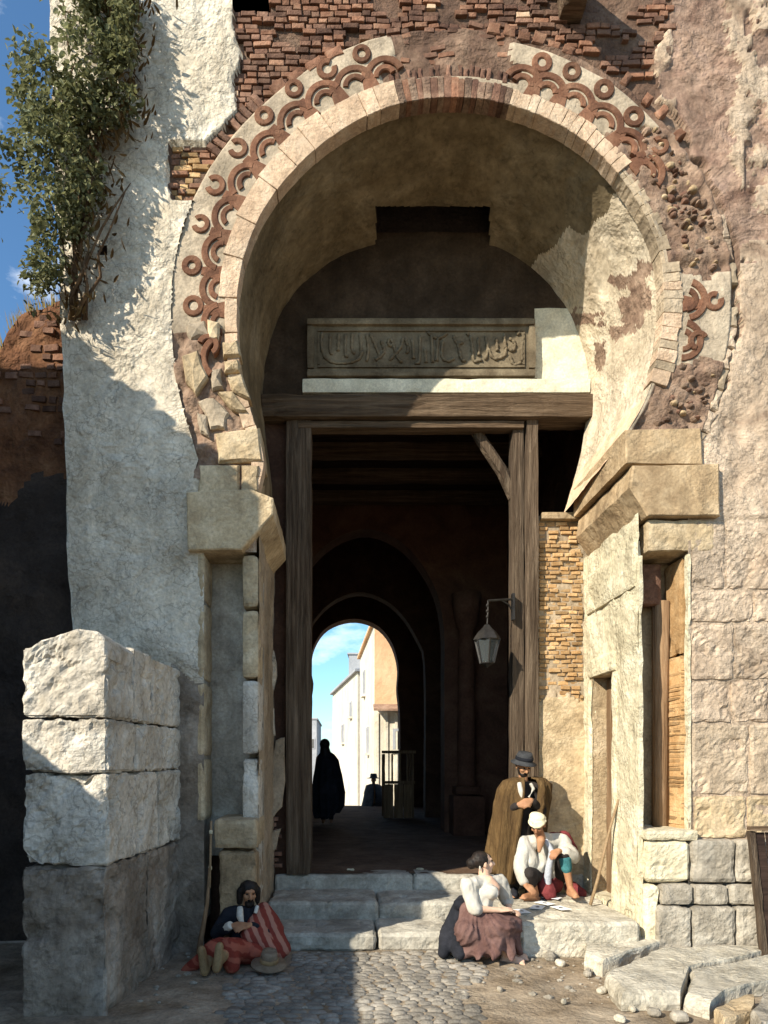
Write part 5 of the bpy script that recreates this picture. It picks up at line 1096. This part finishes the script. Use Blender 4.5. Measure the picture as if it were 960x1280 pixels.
def hat(parent, c, up, r, hc, m, brim=1.75, band=None, name='hat', droop=-.02):
    mb = MB(); mb.lathe((0, 0, 0), [(r * brim, droop), (r * brim, droop + .008), (r * 1.05, .012), (r, .03), (r * .93, hc * .7), (r * .8, hc), (r * .4, hc - .012), (.005, hc - .02)], 22, True)
    q = Vector((0, 0, 1)).rotation_difference(Vector(up).normalized()).to_matrix(); v = [q @ Vector(p) + Vector(c) for p in mb.v]; o = obj(name, v, mb.f, m, parent, True)
    if band:
        mb = MB(); mb.lathe((0, 0, 0), [(r * 1.0, .02), (r * 1.06, .025), (r * 1.02, .06), (r * .96, .062)], 22, False); obj('hat_band', [q @ Vector(p) + Vector(c) for p in mb.v], mb.f, band, o, True)
    return o
PJ = lambda Y, **k: {n: P(v[0], v[1], v[2] if len(v) > 2 else Y) for n, v in k.items()}

# ---- man in the brown cloak, standing by the post
Y = 7.85
t = thing('person', 'standing man in a long brown cloak and dark hat with folded hands', 'person', P(652, 1118, Y))
J = PJ(Y, pel=(652, 1048), chest=(653, 1010), neck=(654, 979), head=(654, 958, Y - .03), shL=(635, 985), shR=(674, 985), elL=(632, 1014, Y - .06), elR=(677, 1014, Y - .06), wrL=(648, 1006, Y - .2), wrR=(664, 1000, Y - .2),
       hipL=(645, 1052), hipR=(660, 1052), knL=(644, 1084, Y - .03), knR=(661, 1084, Y - .03), anL=(643, 1110, Y), anR=(662, 1110, Y))
fd = (.22, -.9, -.42); mb = MB(); torso(mb, J, .9); neck(mb, J); head(mb, J['head'], fd, 1.0); arm(mb, J, 'L'); arm(mb, J, 'R'); leg(mb, J, 'L'); leg(mb, J, 'R')
hand(mb, J['wrL'], (.7, -.3, .1), (0, -1, .3), 1, .8); hand(mb, J['wrR'], (-.6, -.3, -.35), (0, -1, .3), -1, .8); foot(mb, J['anL'], J['anL'] + Vector((-.04, -.2, -.05)), (0, 0, -1)); foot(mb, J['anR'], J['anR'] + Vector((.05, -.2, -.05)), (0, 0, -1))
vox(mb, 'body', 'skin_tan', t, .009); eyes(t, J['head'], fd)
mb = MB(); torso(mb, J, .92, .012); arm(mb, J, 'L', 1, .014, .92); arm(mb, J, 'R', 1, .014, .92); vox(mb, 'jacket', 'cloth_dark', t, .012, 2, folds(.006))
mb = MB(); leg(mb, J, 'L', 1, .016, .97); leg(mb, J, 'R', 1, .016, .97); capsule(mb, J['hipL'], J['hipR'], .11, .11); vox(mb, 'trousers', 'cloth_dark', t, .012, 2, folds(.007))
for q in ('L', 'R'): mb = MB(); foot(mb, J['an' + q] , J['an' + q] + Vector((-.04 if q == 'L' else .05, -.22, -.05)), (0, 0, -1), 1, 1.15); vox(mb, 'shoe', 'cloth_black', t, .011)
mb = MB(); mb.tube([P(649, 978, Y - .13), P(651, 990, Y - .165), P(653, 1002, Y - .17)], [.028, .032, .02], 8); mb.tube([P(663, 979, Y - .13), P(667, 986, Y - .14), P(661, 997, Y - .165)], [.02, .022, .016], 8); vox(mb, 'shirt_front', 'cloth_white', t, .009)
mb = MB(); f_, s_, u_ = frame_of(fd); h = J['head']; ell(mb, h + u_ * .03 - f_ * .03, (.082, .085, .092), fd); vox(mb, 'hair', 'hair', t, .011, 2, folds(.004, 40, 10))
mb = MB(); ell(mb, h - u_ * .085 + f_ * .055, (.045, .035, .045), fd); capsule(mb, h - u_ * .045 + f_ * .092 - s_ * .022, h - u_ * .045 + f_ * .092 + s_ * .022, .009, .009); [capsule(mb, h - u_ * .02 + f_ * .02 + s_ * .07 * q, h - u_ * .075 + f_ * .04 + s_ * .045 * q, .014, .018) for q in (-1, 1)]; vox(mb, 'beard', 'hair', t, .009)
hat(t, h + u_ * .055 - f_ * .01, u_ + Vector((0, .15, 0)), .098, .11, 'hat_dark', 1.5, 'cloth_black')
zz = lambda py: Z_(py, Y); rw = []
for py, a, b, ry in ((972, 643, 667, .12), (978, 631, 679, .17), (990, 624, 686, .21), (1012, 619, 686, .22), (1040, 616, 683, .22), (1070, 612, 680, .22), (1100, 611, 675, .22)): rw.append((zz(py), X_((a + b) / 2, Y), Y + .02, (b - a) / 2 * Y / F, ry))
cloak('cloak', 'cloth_brown', t, rw, -58, 262, 12, .34, lambda a: .3 * max(0, math.cos(a)) ** .6 + .2 * max(0, -math.cos(a) - .5), 4)

# ---- seated card player with a head scarf
Y = 7.86
t = thing('person', 'barefoot man in white shirt and cream head scarf crouching over the cards', 'person', P(688, 1118, Y))
J = PJ(Y, pel=(686, 1094, 7.95), chest=(682, 1070, 7.82), neck=(677, 1047, 7.68), head=(672, 1031, 7.6), shL=(656, 1053, 7.7), shR=(702, 1051, 7.78), elL=(650, 1083, 7.62), elR=(716, 1071, 7.62), wrL=(657, 1106, 7.5), wrR=(698, 1063, 7.5),
       hipL=(676, 1097, 7.92), hipR=(698, 1097, 7.95), knL=(662, 1092, 7.52), knR=(705, 1068, 7.55), anL=(670, 1117, 7.66), anR=(713, 1111, 7.56))
fd = (-.42, -.75, -.55); mb = MB(); torso(mb, J, .95); neck(mb, J); head(mb, J['head'], fd, 1.0); arm(mb, J, 'L'); arm(mb, J, 'R'); leg(mb, J, 'L'); leg(mb, J, 'R')
hand(mb, J['wrL'], (.55, -.4, -.5), (-.3, -.4, .8), 1, .6); hand(mb, J['wrR'], (-.5, -.5, -.25), (0, -.6, .8), -1, .8); foot(mb, J['anR'], P(721, 1120, 7.36), (0, 0, -1)); foot(mb, J['anL'], P(652, 1121, 7.5), (0, 0, -1))
vox(mb, 'body', 'skin_tan', t, .009); eyes(t, J['head'], fd)
mb = MB(); torso(mb, J, .96, .02); arm(mb, J, 'L', 1.1, .028, .86); arm(mb, J, 'R', 1.1, .028, .8); capsule(mb, J['chest'], P(668, 1082, 7.74), .13, .12); capsule(mb, J['shL'], P(662, 1078, 7.68), .08, .09); vox(mb, 'shirt', 'cloth_white', t, .011, 1, folds(.02, 18, 6))
mb = MB(); leg(mb, J, 'L', 1, .016, .72); leg(mb, J, 'R', 1, .014, .52); capsule(mb, J['hipL'], J['hipR'], .115, .115); vox(mb, 'breeches', 'cloth_dark', t, .012, 2, folds(.008))
mb = MB(); k_, a_ = J['knR'], J['anR']; capsule(mb, k_.lerp(a_, .1), k_.lerp(a_, .42), .068, .058); vox(mb, 'stocking_cuff', 'cloth_teal', t, .011, 2, folds(.006))
mb = MB(); f_, s_, u_ = frame_of(fd); h = J['head']
for q in range(3): ell(mb, h + u_ * (.045 + q * .02) - f_ * (.012 + .016 * q), (.100 - q * .008, .116 - q * .010, .036), (fd[0] + .25 * q, fd[1], fd[2] - .15 + .2 * q))
capsule(mb, h + u_ * .03 - f_ * .1, h - u_ * .05 - f_ * .12, .03, .015); vox(mb, 'head_scarf', 'cloth_cream', t, .009, 1, folds(.010, 26, 26))
mb = MB(); capsule(mb, P(676, 1050, 7.535), P(674, 1064, 7.535), .05, .02); vox(mb, 'bare_chest', 'skin_tan', t, .009); mb = MB(); ell(mb, h - u_ * .0 - f_ * .045, (.076, .06, .075), fd); vox(mb, 'hair', 'hair', t, .011)
mb = MB(); mb.tube([P(682, 1050, 7.6), P(690, 1064, 7.58), P(686, 1085, 7.62), P(684, 1108, 7.66)], [.025, .035, .04, .045], 8); vox(mb, 'scarf', 'cloth_pale_blue', t, .012, 2, folds(.008))
mb = MB(); capsule(mb, P(705, 1046, 7.85), P(716, 1062, 7.84), .075, .06); capsule(mb, P(690, 1046, 7.8), P(706, 1048, 7.82), .06, .06); vox(mb, 'shoulder_shawl', 'cloth_maroon', t, .012, 2, folds(.009))
mb = MB(); capsule(mb, P(678, 1104, 7.9), P(690, 1104, 7.9), .13, .13); capsule(mb, P(680, 1100, 7.72), P(686, 1116, 7.66), .08, .09); capsule(mb, P(726, 1116, 7.8), P(714, 1110, 7.9), .06, .08); vox(mb, 'sash', 'cloth_maroon', t, .013, 2, folds(.012))

# ---- woman in a white blouse
Y = 6.5
t = thing('person', 'dark haired woman in white blouse and mauve skirt sitting beside the stone block', 'person', P(595, 1198, Y))
J = PJ(Y, pel=(592, 1160, 6.45), chest=(602, 1120, 6.47), neck=(606, 1095, 6.5), head=(604, 1079, 6.52), shL=(585, 1106, 6.4), shR=(624, 1102, 6.6), elL=(593, 1136, 6.33), elR=(634, 1125, 6.62), wrL=(626, 1138, 6.36), wrR=(637, 1138, 6.5),
       hipL=(588, 1165, 6.38), hipR=(600, 1162, 6.55), knL=(630, 1162, 6.3), knR=(638, 1155, 6.45), anL=(632, 1196, 6.42), anR=(640, 1192, 6.5))
fd = (.86, .12, .12); mb = MB(); torso(mb, J, .84); neck(mb, J); head(mb, J['head'], fd, .97); arm(mb, J, 'L', .9); arm(mb, J, 'R', .9); leg(mb, J, 'L', .95); leg(mb, J, 'R', .95)
hand(mb, J['wrL'], (.9, .15, .1), (0, -.3, 1), 1, .6, .92); hand(mb, J['wrR'], (.3, -.5, .05), (.2, 0, 1), -1, .7, .92); foot(mb, J['anL'], J['anL'] + Vector((.17, -.06, -.03)), (0, 0, -1)); foot(mb, J['anR'], J['anR'] + Vector((.15, -.02, -.03)), (0, 0, -1))
for q in (-1, 1): ell(mb, J['chest'] + Vector((.09, q * .07 - .01, .05)), (.06, .06, .06), fd)
vox(mb, 'body', 'skin_pale', t, .009); eyes(t, J['head'], fd, .97)
mb = MB(); JJ = dict(J); torso(mb, J, .84, .014); capsule(mb, J['chest'] + Vector((.08, -.08, .05)), J['chest'] + Vector((.08, .06, .05)), .07, .07); arm(mb, J, 'L', .95, .024, .55); arm(mb, J, 'R', .95, .024, .58)
o = vox(mb, 'blouse', 'cloth_white', t, .010, 1, folds(.016, 20, 7))
mb = MB(); capsule(mb, J['neck'] + Vector((.02, -.02, -.05)), J['neck'] + Vector((.085, -.03, -.10)), .07, .055); vox(mb, 'neckline', 'skin_pale', t, .011)
mb = MB(); capsule(mb, J['pel'] + Vector((0, 0, .1)), J['pel'], .17, .2); capsule(mb, J['hipL'], J['hipR'], .165, .165); a_ = J['pel']
for p, r0, r1 in ((P(628, 1159, 6.33), .165, .14), (P(637, 1156, 6.45), .155, .13), (P(606, 1186, 6.36), .15, .10), (P(580, 1188, 6.42), .14, .08), (P(585, 1190, 6.6), .14, .08)): capsule(mb, a_, p, r0, r1)
for p, g_ in ((P(628, 1160, 6.35), P(640, 1196, 6.3)), (P(628, 1160, 6.35), P(618, 1196, 6.22)), (P(606, 1180, 6.32), P(598, 1196, 6.25)), (P(600, 1180, 6.34), P(580, 1193, 6.34)), (P(636, 1158, 6.45), P(648, 1190, 6.45))): capsule(mb, p, g_, .11, .055)
vox(mb, 'skirt', 'cloth_mauve', t, .014, 2, lambda p: -.02 * np.abs(np.sin(np.arctan2(p[:, 2] - .62, (p[:, 0] - 1.27)) * 15 + 6 * fbm(p, 3, 3, 3))) ** .6 * np.clip((.6 - p[:, 2]) / .2, .2, 1) + .028 * fbm(p * np.array([1, 1, .4]), 8, 3, 5))
mb = MB(); 
for a, b, r0, r1 in ((P(578, 1128, 6.56), P(566, 1170, 6.56), .07, .13), (P(566, 1165, 6.55), P(554, 1190, 6.45), .12, .06), (P(566, 1165, 6.55), P(574, 1192, 6.36), .1, .06), (P(590, 1126, 6.6), P(575, 1130, 6.5), .06, .06)): capsule(mb, a, b, r0, r1)
vox(mb, 'shawl', 'cloth_black', t, .013, 2, folds(.016, 9, 5))
mb = MB(); f_, s_, u_ = frame_of(fd); h = J['head']; ell(mb, h + u_ * .038 - f_ * .028, (.086, .09, .086), fd); ell(mb, h - f_ * .115 + u_ * .015, (.055, .05, .055), fd); capsule(mb, h + u_ * .09 + f_ * .0, h + u_ * .055 + f_ * .062, .03, .022)
vox(mb, 'hair', 'hair', t, .010, 1, folds(.005, 40, 12)); mb = MB(); ell(mb, h + u_ * -.03 - f_ * .06 - s_ * -.07, (.010, .012, .03), fd); vox(mb, 'ribbon', 'cloth_white', t, .008)

# ---- reclining man with the red cape
Y = 6.45
t = thing('person', 'bearded man in dark jacket and red striped cape reclining on the ground', 'person', P(300, 1195, Y))
J = PJ(Y, pel=(302, 1184, 6.4), chest=(306, 1158, 6.52), neck=(308, 1134, 6.58), head=(311, 1116, 6.56), shL=(288, 1142, 6.55), shR=(331, 1140, 6.6), elL=(271, 1166, 6.42), elR=(338, 1168, 6.45), wrL=(290, 1157, 6.3), wrR=(312, 1156, 6.32),
       hipL=(296, 1188, 6.35), hipR=(310, 1190, 6.38), knL=(268, 1188, 6.12), knR=(286, 1186, 6.08), anL=(257, 1207, 5.98), anR=(272, 1203, 5.86))
fd = (.3, -.92, -.12); mb = MB(); torso(mb, J, .95); neck(mb, J); head(mb, J['head'], fd, 1.0); arm(mb, J, 'L'); arm(mb, J, 'R'); leg(mb, J, 'L'); leg(mb, J, 'R')
hand(mb, J['wrL'], (.9, -.1, .1), (0, -.5, .9), 1, .5); hand(mb, J['wrR'], (-.6, -.5, -.05), (0, -.5, .9), -1, .6); vox(mb, 'body', 'skin_tan', t, .009); eyes(t, J['head'], fd)
mb = MB(); torso(mb, J, .96, .014); arm(mb, J, 'L', 1.05, .02, .9); arm(mb, J, 'R', 1.05, .016, .9); vox(mb, 'jacket', 'cloth_black', t, .012, 2, folds(.01, 14, 6))
mb = MB(); mb.tube([P(300, 1134, 6.42), P(300, 1146, 6.36), P(303, 1156, 6.36)], [.03, .035, .02], 8); mb.tube([P(283, 1160, 6.32), P(289, 1156, 6.28)], [.045, .042], 8); mb.tube([P(322, 1132, 6.46), P(319, 1142, 6.42)], [.02, .02], 8); vox(mb, 'shirt', 'cloth_white', t, .009)
mb = MB(); f_, s_, u_ = frame_of(fd); h = J['head']; ell(mb, h + u_ * .045 - f_ * .018, (.092, .098, .088), fd); [capsule(mb, h + s_ * .083 * q + u_ * .03 - f_ * .0, h + s_ * .085 * q - u_ * .095 - f_ * .01, .034, .028) for q in (-1, 1)]; vox(mb, 'hair', 'hair', t, .010, 1, folds(.006, 40, 12))
mb = MB(); ell(mb, h - u_ * .092 + f_ * .05, (.05, .042, .055), fd); capsule(mb, h - u_ * .043 + f_ * .094 - s_ * .025, h - u_ * .043 + f_ * .094 + s_ * .025, .010, .010); vox(mb, 'beard', 'hair', t, .009)
mb = MB()
for a, b, r0, r1 in ((P(330, 1138, 6.58), P(340, 1165, 6.5), .08, .12), (P(340, 1165, 6.5), P(348, 1190, 6.42), .11, .08), (P(325, 1145, 6.5), P(322, 1172, 6.36), .07, .1), (P(322, 1172, 6.36), P(338, 1188, 6.32), .1, .08), (P(340, 1165, 6.5), P(354, 1186, 6.45), .09, .07), (P(326, 1142, 6.5), P(312, 1170, 6.32), .06, .08)): capsule(mb, a, b, r0, r1)
vox(mb, 'striped_cape', 'cloth_stripe', t, .013, 2, folds(.016, 8, 5))
mb = MB()
for a, b, r0, r1 in ((J['hipL'], J['knL'], .12, .105), (J['hipR'], J['knR'], .12, .1), (J['knL'], P(262, 1198, 6.08), .1, .07), (J['knR'], P(290, 1206, 6.05), .1, .07), (J['pel'], P(318, 1190, 6.25), .13, .08), (P(255, 1196, 6.15), P(232, 1214, 6.16), .06, .05), (P(232, 1214, 6.16), P(218, 1222, 6.12), .045, .03)): capsule(mb, a, b, r0, r1)
vox(mb, 'blanket', 'cloth_red', t, .013, 2, folds(.016, 8, 8))
for q in ('L', 'R'):
    a_ = J['an' + q]; mb = MB(); capsule(mb, J['kn' + q].lerp(a_, .55), a_, .052, .046); so_ = Vector((.15, -.95, .15)); tip = a_ + Vector((.03 if q == 'R' else -.02, -.06, .16)); capsule(mb, a_ + Vector((0, -.02, -.03)), tip, .045, .035); capsule(mb, a_ + Vector((0, -.05, -.04)), tip + Vector((0, -.02, 0)), .04, .036); vox(mb, 'boot', 'boot', t, .011)
ht = thing('felt_hat', 'brown felt hat lying on the ground beside the reclining man', 'hat', P(336, 1205, 6.05)); hat(ht, P(336, 1205, 6.08), (.08, -.2, 1), .08, .13, 'felt', 2.0, 'boot', 'crown', -.005)

# ---- cloaked figure in the passage
Y = 14.66
t = thing('person', 'cloaked figure seen from behind as a silhouette in the passage', 'person', P(409, 1029, Y))
J = PJ(Y, pel=(408, 985), chest=(408, 962), neck=(407, 942), head=(406, 932), shL=(398, 947), shR=(418, 947), elL=(395, 965), elR=(422, 965), wrL=(400, 976, Y + .2), wrR=(418, 976, Y + .2), hipL=(404, 988), hipR=(413, 988), knL=(403, 1007), knR=(414, 1007), anL=(404, 1024), anR=(414, 1024))
fd = (-.1, .95, -.1); mb = MB(); torso(mb, J, .9); neck(mb, J); head(mb, J['head'], fd); [arm(mb, J, q) for q in 'LR']; [leg(mb, J, q) for q in 'LR']; [hand(mb, J['wr' + q], (0, 1, 0), (0, 0, 1), 1) for q in 'LR']; [foot(mb, J['an' + q], J['an' + q] + Vector((0, .2, -.05)), (0, 0, -1)) for q in 'LR']; vox(mb, 'body', 'skin_tan', t, .014)
mb = MB(); [leg(mb, J, q, 1, .016, .97) for q in 'LR']; vox(mb, 'trousers', 'cloth_black', t, .016)
mb = MB(); ell(mb, J['head'] + Vector((0, -.02, .03)), (.115, .12, .125), fd); capsule(mb, J['head'] - Vector((0, .02, .05)), J['neck'] - Vector((0, .02, .06)), .1, .14); vox(mb, 'hair', 'hair', t, .014)
rw = []
for py, a, b, ry in ((939, 402, 411, .1), (944, 398, 417, .14), (952, 396, 422, .2), (972, 392, 426, .24), (995, 390, 430, .26), (1012, 391, 429, .28), (1022, 394, 423, .28)): rw.append((Z_(py, Y), X_((a + b) / 2, Y), Y, (b - a) / 2 * Y / F * 1.02, ry))
cloak('cloak', 'cloth_black', t, rw, -250, 80, 9, .2, lambda a: .12 * max(0, math.cos(a)), 9)
# ---- figure sitting outside the far arch
Y = 20.9
t = thing('person', 'far seated figure in a grey cloak and hat outside the end arch', 'person', P(466, 1006, Y))
J = PJ(Y, pel=(466, 1000), chest=(466, 990), neck=(467, 980), head=(467, 975), shL=(459, 983), shR=(475, 983), elL=(456, 992), elR=(478, 992), wrL=(462, 997, Y - .2), wrR=(471, 997, Y - .2), hipL=(462, 1001), hipR=(470, 1001), knL=(460, 994, Y - .3), knR=(473, 994, Y - .3), anL=(461, 1006, Y - .35), anR=(472, 1006, Y - .35))
fd = (-.3, -.95, 0); mb = MB(); torso(mb, J); neck(mb, J); head(mb, J['head'], fd); [arm(mb, J, q) for q in 'LR']; [leg(mb, J, q) for q in 'LR']; vox(mb, 'body', 'skin_tan', t, .018)
rw = []
for py, a, b, ry in ((980, 462, 472, .12), (983, 458, 477, .2), (992, 455, 480, .36), (1001, 453, 481, .5), (1009, 451, 482, .56)): rw.append((Z_(py, Y), X_((a + b) / 2, Y), Y - .1, (b - a) / 2 * Y / F, ry))
cloak('cloak', 'cloth_grey', t, rw, -85, 265, 6, .08, None, 6); hat(t, J['head'] + Vector((0, 0, .07)), (0, 0, 1), .11, .13, 'cloth_grey', 1.9, None)
